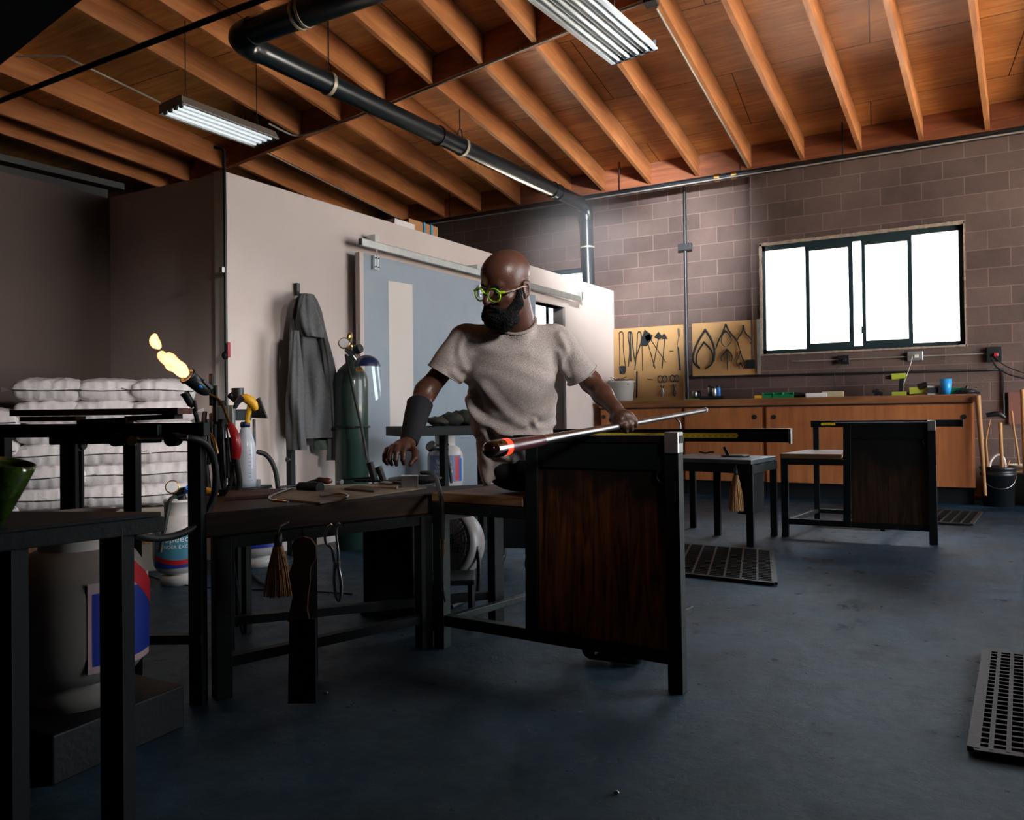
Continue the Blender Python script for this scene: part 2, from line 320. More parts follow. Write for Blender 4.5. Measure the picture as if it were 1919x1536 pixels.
def gird_y(x): return G0[1] + (x - G0[0])*GU[1]/GU[0]
tn = 3
def rafter(p, q):
    global tn
    p = V(p[0], p[1], roofz(p[1]) + .13); q = V(q[0], q[1], roofz(q[1]) + .13)
    d = unit(q - p); mb = MB(); mb.bar(p, q, .042, .26, (0, 0, 1))
    o = struct('trim_%d' % tn, mb, M['rafter']); tn += 1
for x1, y1, x2, y2 in far:
    p = onroof(x1, y1); q = onroof(x2, y2); d = (q - p)/(q[1] - p[1])
    yg = gird_y(p[0]) + .03; p2 = p + d*(yg - p[1]); q2 = p + d*(9.16 - p[1]); rafter(p2, q2)
for k in (1, 2, 3, 4):                                                # hidden above the room box and beyond the right edge
    p = onroof(499, 284); rafter((p[0] - .64*k, gird_y(p[0] - .64*k) + .03), (-6.36 + .61*0 - .64*k, 9.16))
for k in (1, 2, 3):
    rafter((.72 + .61*k, gird_y(.72 + .61*k) + .03), (1.1 + .62*k, 9.16))
for x1, y1, x2, y2 in near:
    p = onroof(x1, y1); q = onroof(x2, y2); d = (p - q)/(q[1] - p[1])
    yg = gird_y(q[0]) - .03; q2 = q - d*(yg - q[1])*1; p2 = q2 + d*(yg + 3.9); rafter(p2, q2)
for k in range(1, 5):
    x = -2.5 + .61*k; rafter((x, -3.9), (x, gird_y(x) - .03))
mb = MB(); ga = V(-9.5, gird_y(-9.5), 0); gb = V(4.7, gird_y(4.7), 0)
mb.bar(ga + V(0, 0, roofz(ga[1]) + .13), gb + V(0, 0, roofz(gb[1]) + .13), .06, .27)
struct('trim_%d' % tn, mb, M['ledger']); tn += 1
struct('trim_%d' % tn, MB().box((-3.5, 9.175, 4.07), (16, .05, .30)), M['ledger']); tn += 1
# heavy dark beam in the upper left corner
p = onroof(112, 0); q = onroof(-10, 104); d = unit(V(q[0] - p[0], q[1] - p[1], 0)); n = V(-d[1], d[0], 0)
if n @ V(-1, -.4, 0) < 0: n = -n
mb = MB(); c = (p + q)/2 + n*.35; Rb = np.array([d, n, (0, 0, 1)]).T; mb.box(c + V(0, 0, .02), (6, .7, .30), Rb)
struct('trim_%d' % tn, mb, M['black_steel']); tn += 1
mb = MB(); mb.box((p + q)/2 - n*.03 + V(0, 0, .06), (6, .05, .24), Rb); struct('trim_%d' % tn, mb, M['ledger']); tn += 1

# windows
def window(name, x0, x1, z0, z1, bars, fat):
    fr = MB(); y = 9.27
    fr.box(((x0 + x1)/2, y, z0 + .025), (x1 - x0, .06, .05)); fr.box(((x0 + x1)/2, y, z1 - .03), (x1 - x0, .06, .06))
    fr.box((x0 + .022, y, (z0 + z1)/2), (.044, .06, z1 - z0)); fr.box((x1 - .022, y, (z0 + z1)/2), (.044, .06, z1 - z0))
    for bx, w in bars: fr.box((bx, y, (z0 + z1)/2), (w, .05, z1 - z0))
    for bx0, bx1 in fat:                                            # sliding sashes with thicker top and bottom rails
        fr.box(((bx0 + bx1)/2, y - .01, z0 + .075), (bx1 - bx0, .045, .06)); fr.box(((bx0 + bx1)/2, y - .01, z1 - .085), (bx1 - bx0, .045, .06))
    w = struct(name, fr, M['frame_dark'])
    xs = [x0 + .02] + [b[0] for b in bars] + [x1 - .02]
    for a, b in zip(xs[:-1], xs[1:]): MB().box(((a + b)/2, y + .005, (z0 + z1)/2), (b - a - .005, .004, z1 - z0 - .05)).build('pane', M['pane'], w)
    return w
def wx(px): return float(ony(px, 560, 9.26)[0])
w1 = window('window_1', WX0, WX1, WZ0, WZ1, [(wx(1514), .045), (wx(1595), .05), (wx(1619), .04), (wx(1706), .045)], [(wx(1514), wx(1597)), (wx(1617), wx(1706))])
for px in (1598, 1616):
    for py in (618, ): p = ony(px, py, 9.235); MB().box(p, (.022, .03, .08)).build('latch', M['frame_dark'], w1)
window('window_2', -4.75, -3.46, 1.671, 2.972, [(-4.1, .045)], [])
mb = MB()                                                           # broken plaster edge round the main window
for k in range(60):
    t = k/59; x = WX0 + (WX1 - WX0)*t
    mb.box((x, 9.195, WZ1 + .012), ((WX1 - WX0)/58, .03, .028 + .012*random.random())); mb.box((x, 9.195, WZ0 - .008), ((WX1 - WX0)/58, .03, .014 + .01*random.random()))
for k in range(36):
    z = WZ0 + (WZ1 - WZ0)*k/35
    mb.box((WX0 - .006, 9.2, z), (.024 + .01*random.random(), .04, .04)); mb.box((WX1 + .004, 9.195, z), (.008 + .008*random.random(), .03, .04))
struct('trim_%d' % tn, mb, M['plaster_edge']); tn += 1

# outside: a sunlit concrete apron, and a pale building seen faintly through the glass
M['apron'] = mat('sunlit concrete apron', (.62, .58, .52), .8, var=.1, scale=1)
M['outside'] = mat('pale stucco', (.80, .78, .75), .8, var=.06, scale=.6)
struct('floor_apron', MB().box((13.0, 2.5, -.09), (14, 26, .1)), M['apron'])  # out of view; put in to bounce sunlight up to the ceiling
struct('floor_yard', MB().box((-3, 19.5, -.09), (18, 20, .1)), M['apron'])
ob = thing('pale_building', 'pale flat-roofed building outside, seen through the sliding window', 'building', (0, 26, -.04))
MB().box((-4, 29, 1.5), (34, 6, 3.1)).build('wall', M['outside'], ob)
MB().box((-4, 28.9, 3.35), (34.6, 6.6, .7)).build('parapet', mat('grey parapet', (.42, .45, .50), .7), ob)
for x in (-2.6, 1.3, 5.0): MB().box((x, 25.99, 1.75), (1.1, .08, .9)).build('window', mat('grey blue pane', (.35, .40, .48), .3), ob)

holed('wall_light_block', (2.5, -3.9), (0, 1), 7.5, 4.4, [], .15, M['block'])  # added wall out of view, keeps door light off the left foreground

# ------------------------------------------------------------ glassblower's benches
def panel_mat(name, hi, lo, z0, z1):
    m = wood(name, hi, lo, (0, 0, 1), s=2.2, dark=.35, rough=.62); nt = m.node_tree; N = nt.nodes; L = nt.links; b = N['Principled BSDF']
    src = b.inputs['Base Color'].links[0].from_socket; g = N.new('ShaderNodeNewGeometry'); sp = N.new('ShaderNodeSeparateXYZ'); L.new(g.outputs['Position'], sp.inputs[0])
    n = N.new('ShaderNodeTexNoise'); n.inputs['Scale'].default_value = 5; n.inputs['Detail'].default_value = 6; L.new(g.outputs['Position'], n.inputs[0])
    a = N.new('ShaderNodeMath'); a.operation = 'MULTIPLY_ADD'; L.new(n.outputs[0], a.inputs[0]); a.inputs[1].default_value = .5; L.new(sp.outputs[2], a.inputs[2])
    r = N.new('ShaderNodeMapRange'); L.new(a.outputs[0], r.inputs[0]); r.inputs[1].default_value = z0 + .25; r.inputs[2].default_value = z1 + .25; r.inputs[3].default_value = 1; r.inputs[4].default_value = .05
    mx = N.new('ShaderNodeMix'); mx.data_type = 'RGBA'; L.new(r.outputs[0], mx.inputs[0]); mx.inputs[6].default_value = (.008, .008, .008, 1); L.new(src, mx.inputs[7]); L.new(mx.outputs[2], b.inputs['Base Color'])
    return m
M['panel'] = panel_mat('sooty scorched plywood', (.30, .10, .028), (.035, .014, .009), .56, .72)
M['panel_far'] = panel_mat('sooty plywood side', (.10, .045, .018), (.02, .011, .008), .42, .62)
def tape_numbers(parent, o, ux, uy, n0, n1, step, x0):
    mb = MB()
    for k in range(n0, n1 + 1):
        mb.text(str(k), o + ux*(x0 + (k - n0)*step), ux, uy, .013)
    for k in range((n1 - n0 + 1)*4):
        c = o + ux*(x0 + (k - 2)*step/4) + uy*.0135; mb.box(c, (.0008, .0004, .004 if k % 4 else .007), np.array([ux, np.cross(uy, ux), uy]).T)
    return mb.build('tape_markings', M['plastic_black'], parent)
def bench(foot, ang, label, panel, steel, tape):
    ux = V(math.cos(ang), math.sin(ang), 0); uy = V(-ux[1], ux[0], 0); uz = V(0, 0, 1); o = V(*foot, 0); R = np.array([ux, uy, uz]).T
    P = lambda w, d, z: o - ux*w + uy*d + uz*z
    t = thing('glassblowing_bench', label, 'workbench', P(.5, .38, 0), 'glassblowing benches')
    D = .78; s = .052
    def part(n, fn, m=steel, bv=.003): mb = MB(); fn(mb); return mb.build(n, m, t, bevel=bv)
    part('leg', lambda m: m.bar(P(.026, .026, 0), P(.030, .026, .875), s, s, ux))
    part('leg', lambda m: m.bar(P(1.02, .026, 0), P(1.02, .026, .60), s, s, ux))
    part('leg', lambda m: m.bar(P(.84, D - .026, .02), P(.84, D - .026, .83), .045, .045, ux))
    part('leg', lambda m: m.bar(P(.32, D - .026, 0), P(.32, D - .026, .83), .045, .045, ux))
    part('upright', lambda m: m.bar(P(.585, .026, .10), P(.575, .026, .86), s, s, ux))
    part('lower_rail', lambda m: m.bar(P(1.02, .026, .115), P(.03, .026, .115), .04, .045))
    part('lower_rail', lambda m: m.bar(P(.84, D - .026, .115), P(.32, D - .026, .115), .035, .035))
    part('cross_rail', lambda m: m.bar(P(1.0, .03, .115), P(.84, D - .03, .115), .03, .03))
    part('cross_rail', lambda m: m.bar(P(.35, .03, .09), P(.2, D - .03, .09), .03, .03))
    part('seat_frame', lambda m: (m.bar(P(1.04, .026, .575), P(.57, .026, .575), .05, .045), m.bar(P(1.02, .04, .575), P(.84, D - .03, .575), .04, .04), m.bar(P(.585, .04, .575), P(.585, D, .575), .04, .04), m.bar(P(.9, D - .03, .575), P(.5, D - .03, .575), .04, .04)))
    def seat(m):
        c = [P(1.05, .0, .60), P(.615, .0, .60), P(.615, D - .05, .60), P(.90, D - .05, .60)]
        m.prism([((q - c[0]) @ ux, (q - c[0]) @ uy) for q in c], c[0], ux, uy, .038)
    part('seat', seat, M['seat_wood'], .004)
    part('side_panel', lambda m: m.box(P(.305, .022, .48), (.50, .016, .70), R), panel, .001)
    part('heat_shield', lambda m: m.box(P(.305, .010, .805), (.56, .006, .10), R), steel, .001)
    fr = part('rail', lambda m: m.bar(P(.655, .026, .862), P(.0, .026, .862), .045, .026), M['dark_steel'], .002)
    part('rail_end', lambda m: m.box(P(.028, .024, .850), (.050, .058, .074), R), M['galv'], .004)
    rr = part('rail', lambda m: m.bar(P(.88, D - .03, .853), P(-.225, D - .03, .853), .012, .052), steel, .001)
    part('rail_cap', lambda m: m.bar(P(.88, D - .03, .881), P(-.225, D - .03, .881), .030, .006), M['dark_steel'], .001)
    part('rail_end', lambda m: m.box(P(-.228, D - .03, .852), (.010, .04, .062), R), M['bare_steel'], .001)
    x0, x1 = tape; oo = P(0, D - .0385, .8545)
    tp = MB(); tp.prism([(x0, -.0105), (x1 - .008, -.0105), (x1, 0), (x1 - .008, .0105), (x0, .0105)], oo, ux, uz, .0008)
    tpo = tp.build('measuring_tape', M['tape'], t)
    k0 = 4; tape_numbers(tpo, oo - uy*.0012 - uz*.006, ux, uz, k0, 30, .0254, x1 - .02 - 26*.0254)
    rg = MB(); c = P(.058, .008, .735)
    rg.tube([c + ux*.026*math.cos(a) + uz*.026*math.sin(a) for a in np.linspace(0, 2*math.pi, 25)[:-1]], .004, 8, closed=True); rg.build('eyelet', M['dark_steel'], t)
    return t, P, ux, uy
M['tape'] = mat('yellow measuring tape', (1, .80, .04), .4)
BA = math.radians(-4)
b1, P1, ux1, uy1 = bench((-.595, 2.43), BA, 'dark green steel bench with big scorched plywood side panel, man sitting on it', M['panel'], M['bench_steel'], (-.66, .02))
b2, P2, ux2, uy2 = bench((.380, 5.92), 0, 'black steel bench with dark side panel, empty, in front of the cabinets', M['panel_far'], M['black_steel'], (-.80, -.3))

# bent wire pipe stop on the far rail
mb = MB(); q = P1(.235, .75, .884); mb.tube([q, q + V(0, 0, .025), q + V(-.012, -.01, .042), q + V(-.030, -.02, .058)], .0045, 8, sm=1)
tag(mb.build('pipe_stop', M['bare_steel']), 'thin bent steel wire pipe stop standing on the bench rail under the blowpipe', 'pipe stop')

# blowpipe with hot glass
g0 = at(926, 841, 2.15); g1 = at(1322, 768, 3.30); gd = unit(g1 - g0); GL = float(np.linalg.norm(g1 - g0))
pipe = thing('blowpipe', 'long steel blowpipe with molten glass tip, gripped by the man across the bench', 'blowpipe', g0)
mb = MB(); mb.tube([g0 + gd*x for x in (.10, .30, .55, .80, GL - .01, GL)], [.019, .0165, .0135, .0115, .0105, .0105], 20); mb.build('tube', M['pipe_steel'] if 'pipe_steel' in M else M['bare_steel'], pipe)
mb = MB(); mb.cyl(g0 + gd*(GL - .012), g0 + gd*(GL + .002), .0125, .012); mb.build('mouthpiece', M['white_paint'], pipe)
M['hot'] = mat('glowing hot glass', (.5, .02, .01), .12, emit=(1, .035, .012), es=1.1, coat=.5)
M['dark_glass'] = mat('dark red glass', (.018, .003, .003), .06, spec=.9, coat=1)
mb = MB(); mb.lathe([(0, -.062), (.014, -.058), (.024, -.045), (.0275, -.025), (.0275, 0), (.0265, .018)], g0 + gd*.02, gd, up=(0, 0, 1)); mb.build('glass_bubble', M['dark_glass'], pipe)
mb = MB(); mb.lathe([(.0266, .017), (.0262, .03), (.0255, .043)], g0 + gd*.02, gd); mb.build('glowing_band', M['hot'], pipe)
M['dk'] = mat('dull reddish glass collar', (.10, .03, .035), .3, coat=.3)
mb = MB(); mb.lathe([(.0253, .043), (.0235, .07), (.021, .10), (.0195, .16), (.0185, .22)], g0 + gd*.02, gd); mb.build('glass_collar', M['dk'], pipe)

# ------------------------------------------------------------ tool tables
def prism_z(mb, pts, z0, z1): mb.prism([(p[0], p[1]) for p in pts], (0, 0, z0), (1, 0, 0), (0, 1, 0), z1 - z0); return mb
TZ = .632
A = onz(383, 962, TZ); B = onz(806, 930, TZ); C = onz(806, 897, TZ); D = onz(398, 930, TZ); B = V(P1(1.075, .0, TZ)); C = V(P1(1.02, .52, TZ))
tt = thing('tool_table', 'low burnt wooden tool table strewn with glass tools, left of the seated man', 'table', ((A + C)/2)*V(1, 1, 0))
prism_z(MB(), [A, B, C, D], TZ - .085, TZ).build('tabletop', M['table_wood'], tt, bevel=.006)
mid = (A + C)/2; ins = lambda p, k=.92: mid + (p - mid)*k
mb = MB()
for p, q in ((A, B), (B, C), (C, D), (D, A)): mb.bar(ins(p)*V(1, 1, 0) + V(0, 0, TZ - .105), ins(q)*V(1, 1, 0) + V(0, 0, TZ - .105), .04, .04)
mb.build('frame', M['black_steel'], tt)
for p in (ins(A), ins(B), ins(C), ins(D), ins(A)*.62 + ins(B)*.38): MB().bar(p*V(1, 1, 0), p*V(1, 1, 0) + V(0, 0, TZ - .09), .055, .055, unit(B - A)).build('leg', M['black_steel'], tt, bevel=.003)
mb = MB()
for p, q in ((A, B), (D, C), (D, A)): mb.bar(ins(p)*V(1, 1, 0) + V(0, 0, .12), ins(q)*V(1, 1, 0) + V(0, 0, .12), .035, .035)
mb.build('lower_rail', M['black_steel'], tt)
hp = at(760, 985, 3.0)*V(1, 1, 0)
box = thing('tool_box', 'black steel box on a stand beneath the table, left of the fan', 'box', at(748, 1000, 3.55)*V(1, 1, 0))
c = at(748, 1000, 3.55)*V(1, 1, 0); Ry = rotz(YAW*.3)
MB().box(c + V(0, 0, .34), (.27, .24, .56), Ry).build('body', M['black_steel'], box, bevel=.006)
MB().box(c + V(0, 0, .03), (.29, .26, .06), Ry).build('base', M['black_steel'], box, bevel=.004)

A2 = V(-.80, 5.36, 0); B2 = V(-.70, 5.93, 0); C2 = V(-1.40, 6.12, 0); D2 = V(-1.52, 5.53, 0)
t2 = thing('tool_table', 'low black metal tool table beyond the front bench, hand brush hanging from its edge', 'table', (A2 + C2)/2)
prism_z(MB(), [A2, B2, C2, D2], .585, .617).build('tabletop', M['grey_top'] if 'grey_top' in M else mat('worn grey steel sheet', (.10, .135, .16), .35, .4, var=.4, scale=9), t2, bevel=.003)
mb = MB()
for p, q in ((A2, B2), (B2, C2), (C2, D2), (D2, A2)): mb.bar(p*.98 + (A2 + C2)*.01 + V(0, 0, .55), q*.98 + (A2 + C2)*.01 + V(0, 0, .55), .035, .06)
mb.build('apron', M['black_steel'], t2)
for p in (A2, B2, C2, D2, (D2*.45 + A2*.55) + V(.0, .35, 0)):
    q = p*.95 + (A2 + C2)*.025; MB().bar(q, q + V(0, 0, .585), .05, .05, (1, 0, 0)).build('leg', M['black_steel'], t2, bevel=.003)
MB().box((-.86, 5.72, .38), (.10, .30, .36), rotz(-.2)).build('side_box', M['black_steel'], t2, bevel=.004)
mb = MB()
for pts in (((1385, 866), (1381, 900)), ): pass
# things lying on the far tool table
mb = MB(); c = onz(1322, 851, .617); mb.tube([c + V(x, 0, .008 + .012*abs(math.sin(x*30))) for x in np.linspace(-.05, .07, 9)], .007, 8); tag(mb.build('steel_pliers', M['dark_steel']), 'small dark tool lying on the left of the far tool table', 'tool')
mb = MB(); c = V(-.98, 5.78, .617); mb.lathe([(0, .0), (.10, .0), (.11, .012), (.103, .014), (0, .006)], c, (0, 0, 1)); t_ = thing('steel_pan', 'flat round steel pan with upright handle on the far tool table', 'pan', c)
mb.build('dish', M['dark_steel'], t_); MB().bar(c + V(-.055, 0, .01), c + V(-.085, 0, .075), .012, .022).build('handle', M['dark_steel'], t_)

# ------------------------------------------------------------ cabinets and counter along the back wall
cy = 8.56; cx0 = float(ony(1118, 760, cy)[0]) + .05; cx1 = float(ony(1826, 740, cy)[0])
ct = thing('counter_top', 'long wooden worktop along the block wall, under the window', 'counter', ((cx0 + cx1)/2, 8.88, 1.07))
MB().box(((cx0 + cx1)/2, 8.872, 1.1045), (cx1 - cx0 + .01, .64, .035)).build('board', M['counter'], ct, bevel=.003)
MB().box(((cx0 + cx1)/2, 8.545, 1.083), (cx1 - cx0 + .02, .02, .08)).build('front_edge', M['counter'], ct, bevel=.002)
units = [(cx0, float(ony(1280, 800, cy)[0]), 'left end of the long plywood cabinet row, next to the white partition', (1131, )), (float(ony(1280, 800, cy)[0]), float(ony(1432, 800, cy)[0]), 'plywood cabinet with one finger hole, in the middle of the row behind the front bench', (1414, )), (float(ony(1432, 800, cy)[0]), cx1, 'widest plywood cabinet of the row with two finger holes, behind the empty bench', (1450, 1806))]
for x0, x1, lab, holes in units:
    cb = thing('base_cabinet', lab, 'cabinet', ((x0 + x1)/2, 8.88, 0), 'plywood base cabinets under the counter')
    MB().box(((x0 + x1)/2, 8.875, .63), (x1 - x0 - .004, .62, .90)).build('body', M['cabinet'], cb)
    MB().box(((x0 + x1)/2, 8.93, .09), (x1 - x0 - .01, .5, .18)).build('toe_kick', M['plastic_black'], cb)
    MB().box(((x0 + x1)/2, 8.549, 1.035), (x1 - x0 - .03, .012, .014)).build('door_track', M['dark_steel'], cb)
    dr = MB().box(((x0 + x1)/2, 8.555, .60), (x1 - x0 - .05, .02, .84)).build('door', M['cabinet'], cb, bevel=.002)
    for hpx in holes:
        c = ony(hpx, 781, 8.54); MB().cyl(c + V(0, -.001, 0), c + V(0, .012, 0), .026, n=20).build('finger_hole', M['plastic_black'], dr)
ob = thing('wooden_bat', 'pale round wooden pole leaning on the right end of the cabinets', 'pole', ony(1836, 880, 8.5))
mb = MB(); a = ony(1832, 741, 8.50); b = V(a[0] + .04, 8.42, .12); mb.tube([b, b*.5 + a*.5, a], [.014, .022, .026], 12); mb.build('shaft', M['handle_wood'], ob)

# ------------------------------------------------------------ sliding door and rail on the partition
s0 = pcoord(657, 640); s1 = pcoord(990, 700); zt = float(onpart(665, 473, .06)[2])
dr = thing('sliding_door', 'big blue grey sliding door hung on the white partition behind the man', 'door', pp((s0 + s1)/2, .08, 0))
MB().box(pp((s0 + s1)/2, .085, zt/2 + .02), (s1 - s0, .045, zt - .04), RP).build('slab', M['door_grey'], dr, bevel=.003)
MB().box(pp(s0 + .02, .087, zt/2 + .02), (.045, .05, zt - .038), RP).build('edge_strip', M['drywall'], dr, bevel=.002)
a0 = onpart(728, 526, .11); a1 = onpart(773, 533, .11); a2 = onpart(733, 805, .11)
sA = float((a0 - C0) @ PU); sB = float((a1 - C0) @ PU)
mb = MB(); mb.prism([(sA, a2[2]), (sB, a2[2]), (sB, a1[2]), (sA, a0[2])], pp(0, .109, 0), PU, V(0, 0, 1), -.004); mb.build('vision_panel', mat('pale panel', (.62, .58, .54), .5), dr)
r0 = onpart(676, 453, .13); r1 = onpart(1086, 560, .13)
rl = thing('door_rail', 'long galvanised overhead track carrying the sliding door', 'rail', (r0 + r1)/2)
mb = MB(); mb.bar(r0, r1, .035, .062); mb.build('track', M['galv'], rl, bevel=.006)
for px, py in ((697, 445), (888, 500), (1083, 550)):
    c = onpart(px, py, .06); s = float((c - C0) @ PU); MB().box(pp(s, .06, c[2] - .03), (.05, .12, .09), RP).build('bracket', M['galv'], rl, bevel=.002)
MB().box(r0 - PU*.004, (.012, .03, .05), RP).build('end_cap', M['plastic_black'], rl)
for px, py in ((706, 492), (902, 545)):
    c = onpart(px, py, .135); hg = MB()
    hg.box(c - PU*.016, (.022, .006, .115), RP); hg.box(c + PU*.016, (.022, .006, .115), RP); hg.cyl(c + V(0, 0, .05), c + V(0, 0, .14), .005)
    hb = hg.build('hanger', M['galv'], dr, bevel=.002); bt = MB()
    for sg in (-1, 1):
        for zz in (-.035, .035): q = c + PU*.016*sg + V(0, 0, zz); bt.cyl(q, q + PN*.012, .006, n=8)
    bt.build('bolt', M['dark_steel'], hb)

# ------------------------------------------------------------ pipes overhead
ZD = 3.74
e = onz(436, 72, ZD); w_ = ony(1100, 383, 9.0); w_[2] = ZD; n0 = onz(655, -6, ZD); n0b = e + (n0 - e)*4.5
dt = thing('ventilation_duct', 'thick glossy black duct running under the rafters to the back wall', 'duct', e)
rD = .088
def el(p, a, b, r=.16, n=7):
    a = unit(a - p); b = unit(b - p); return [(p + a*r)*(1 - t)**2 + p*2*t*(1 - t) + (p + b*r)*t*t for t in np.linspace(0, 1, n)]
mb = MB(); mb.tube([n0b] + el(e, n0b, w_), rD*1.04, 24); mb.build('duct_run', M['pipe_black'], dt)
dn = ony(1113, 540, 8.98); w2 = V(w_[0], 8.98, ZD)
mb = MB(); mb.tube([e + unit(w_ - e)*.16] + el(w2, e, w2 - V(0, 0, 1)) + [w2 + V(.02, .02, -1.75)], rD*.96, 24); mb.build('duct_run', M['pipe_black'], dt)
mb = MB(); mb.tube(el(e, n0b, w_, .22), rD*1.12, 24); mb.build('elbow', M['pipe_black'], dt)
mb = MB(); mb.tube(el(w2, e, w2 - V(0, 0, 1), .2), rD*1.05, 24); mb.build('elbow', M['pipe_black'], dt)
def ring(pt, ax, r, w, m, nm='clamp'):
    mb = MB(); mb.cyl(pt - ax*w/2, pt + ax*w/2, r, n=28); return mb.build(nm, m, dt, bevel=.002)
ax = unit(w2 - e)
def alongduct(px):                                                   # point on the second run under image column px
    lo, hi = 0, 1
    for _ in range(40):
        mt = (lo + hi)/2; p = e*(1 - mt) + w2*mt; q = p - CAM; u = 959.5 + F_PX*(q @ _R)/(q @ _F)
        if u < px: lo = mt
        else: hi = mt
    return e*(1 - lo) + w2*lo
M['clampm'] = mat('pale clamp band', (.50, .46, .36), .45, .4)
for px in (616, 866): ring(alongduct(px), ax, rD*1.10, .035, M['clampm'])
for px in (822, 1035, 1046): ring(alongduct(px), ax, rD*1.13, .02, M['pipe_black'], 'joint')
for px in (545, 562):
    p = onz(px, 18, ZD); q = e + unit(n0b - e)*float((p - e) @ unit(n0b - e)); ring(q, unit(n0b - e), rD*1.12, .02, M['clampm'])
q = V(w2[0] + .005, 8.985, 3.18); ring(q, V(0, 0, 1), rD*1.08, .02, M['clampm'])
for px, py in ((616, 10), (862, 135)):
    c = alongduct(px) + V(0, 0, rD); top = V(c[0], c[1], roofz(c[1]) + .27); mb = MB(); mb.cyl(c + V(0, 0, .08), top, .006, n=8)
    mb.tube([c + V(-.03, 0, -.01), c + V(-.02, 0, .07), c + V(0, 0, .09), c + V(.02, 0, .07), c + V(.03, 0, -.01)], .005, 6); mb.build('hanger_rod', M['dark_steel'], dt)
# sprinkler pipes
sp1 = thing('sprinkler_pipe', 'thin black pipe crossing the ceiling at upper left', 'pipe', onz(240, 98, 3.86))
mb = MB(); a = onz(-260, 290, 3.86); b = onz(900, -160, 3.86); mb.tube([a, b], .022, 12); mb.build('pipe_run', M['plastic_black'], sp1)
a = ony(790, 419, 8.85); b = ony(1960, 237, 8.85); b = b + unit(b - a)*2.9; zc = (a[2] + b[2])/2; a[2] = b[2] = zc
sp2 = thing('sprinkler_pipe', 'long black pipe hung along the top of the block wall', 'pipe', (a + b)/2)
mb = MB(); mb.tube([a, b], .040, 16); mb.build('pipe_run', M['pipe_black'], sp2)
MB().tube([a + V(0, -.055, -.035), b + V(0, -.055, -.035)], .010, 8).build('conduit', M['conduit'], sp2)
for px in (842, 1161, 1387, 1580):
    p = ony(px, 350, 8.85); MB().cyl((p[0], 8.85, zc - .045), (p[0], 8.85, 4.2), .007, n=8).build('hanger_rod', M['dark_steel'], sp2)
for px in (1344, 1376):
    p = ony(px, 350, 8.85); MB().cyl((p[0] - .03, 8.85, zc), (p[0] + .03, 8.85, zc), .047, n=16).build('brass_coupling', M['brass'], sp2)
# vertical pipes on the block wall
p = ony(1284, 500, 9.12); up = thing('wall_pipe', 'thin black upright pipe with square box, between the two tool boards', 'pipe', (p[0], 9.12, 1.13))
MB().cyl((p[0], 9.14, 1.13), (p[0], 9.14, 3.9), .022, n=12).build('pipe_run', M['plastic_black'], up); c = ony(1284, 463, 9.12); MB().box(c, (.17, .06, .085)).build('junction_box', M['plastic_black'], up, bevel=.004)
p = ony(1407, 500, 9.15); up = thing('wall_conduit', 'faint upright conduit running down the block wall to the upper left of the window', 'pipe', (p[0], 9.18, 1.13))
MB().cyl((p[0], 9.18, 1.5), (p[0], 9.18, 3.85), .012, n=8).build('pipe_run', M['block'], up)
c = onpart(421, 330, .05); up = thing('gas_pipe', 'thin black gas pipe with red lever valve at the white wall corner', 'pipe', (c[0], c[1], 0))
xx, yy = c[0] - .0, c[1]
mb = MB(); mb.tube([(xx, yy, .9), (xx, yy, 2.72), (xx - .02, yy, 2.75), (xx - .09, yy, 2.77)], .011, 10, sm=1); mb.build('pipe_run', M['plastic_black'], up)
c = onpart(422, 666, .05); MB().ell(c, (.022, .022, .028)).build('valve', M['black_steel'], up); c2 = onpart(429, 655, .08)
hb = MB().bar(c2 + V(0, 0, -.05), c2 + V(0, 0, .05), .022, .008).build('valve_lever', M['red'], up, bevel=.003)
c = onpart(420, 506, .04); MB().box(c, (.05, .03, .035), RP).build('pipe_bracket', M['conduit'], up)

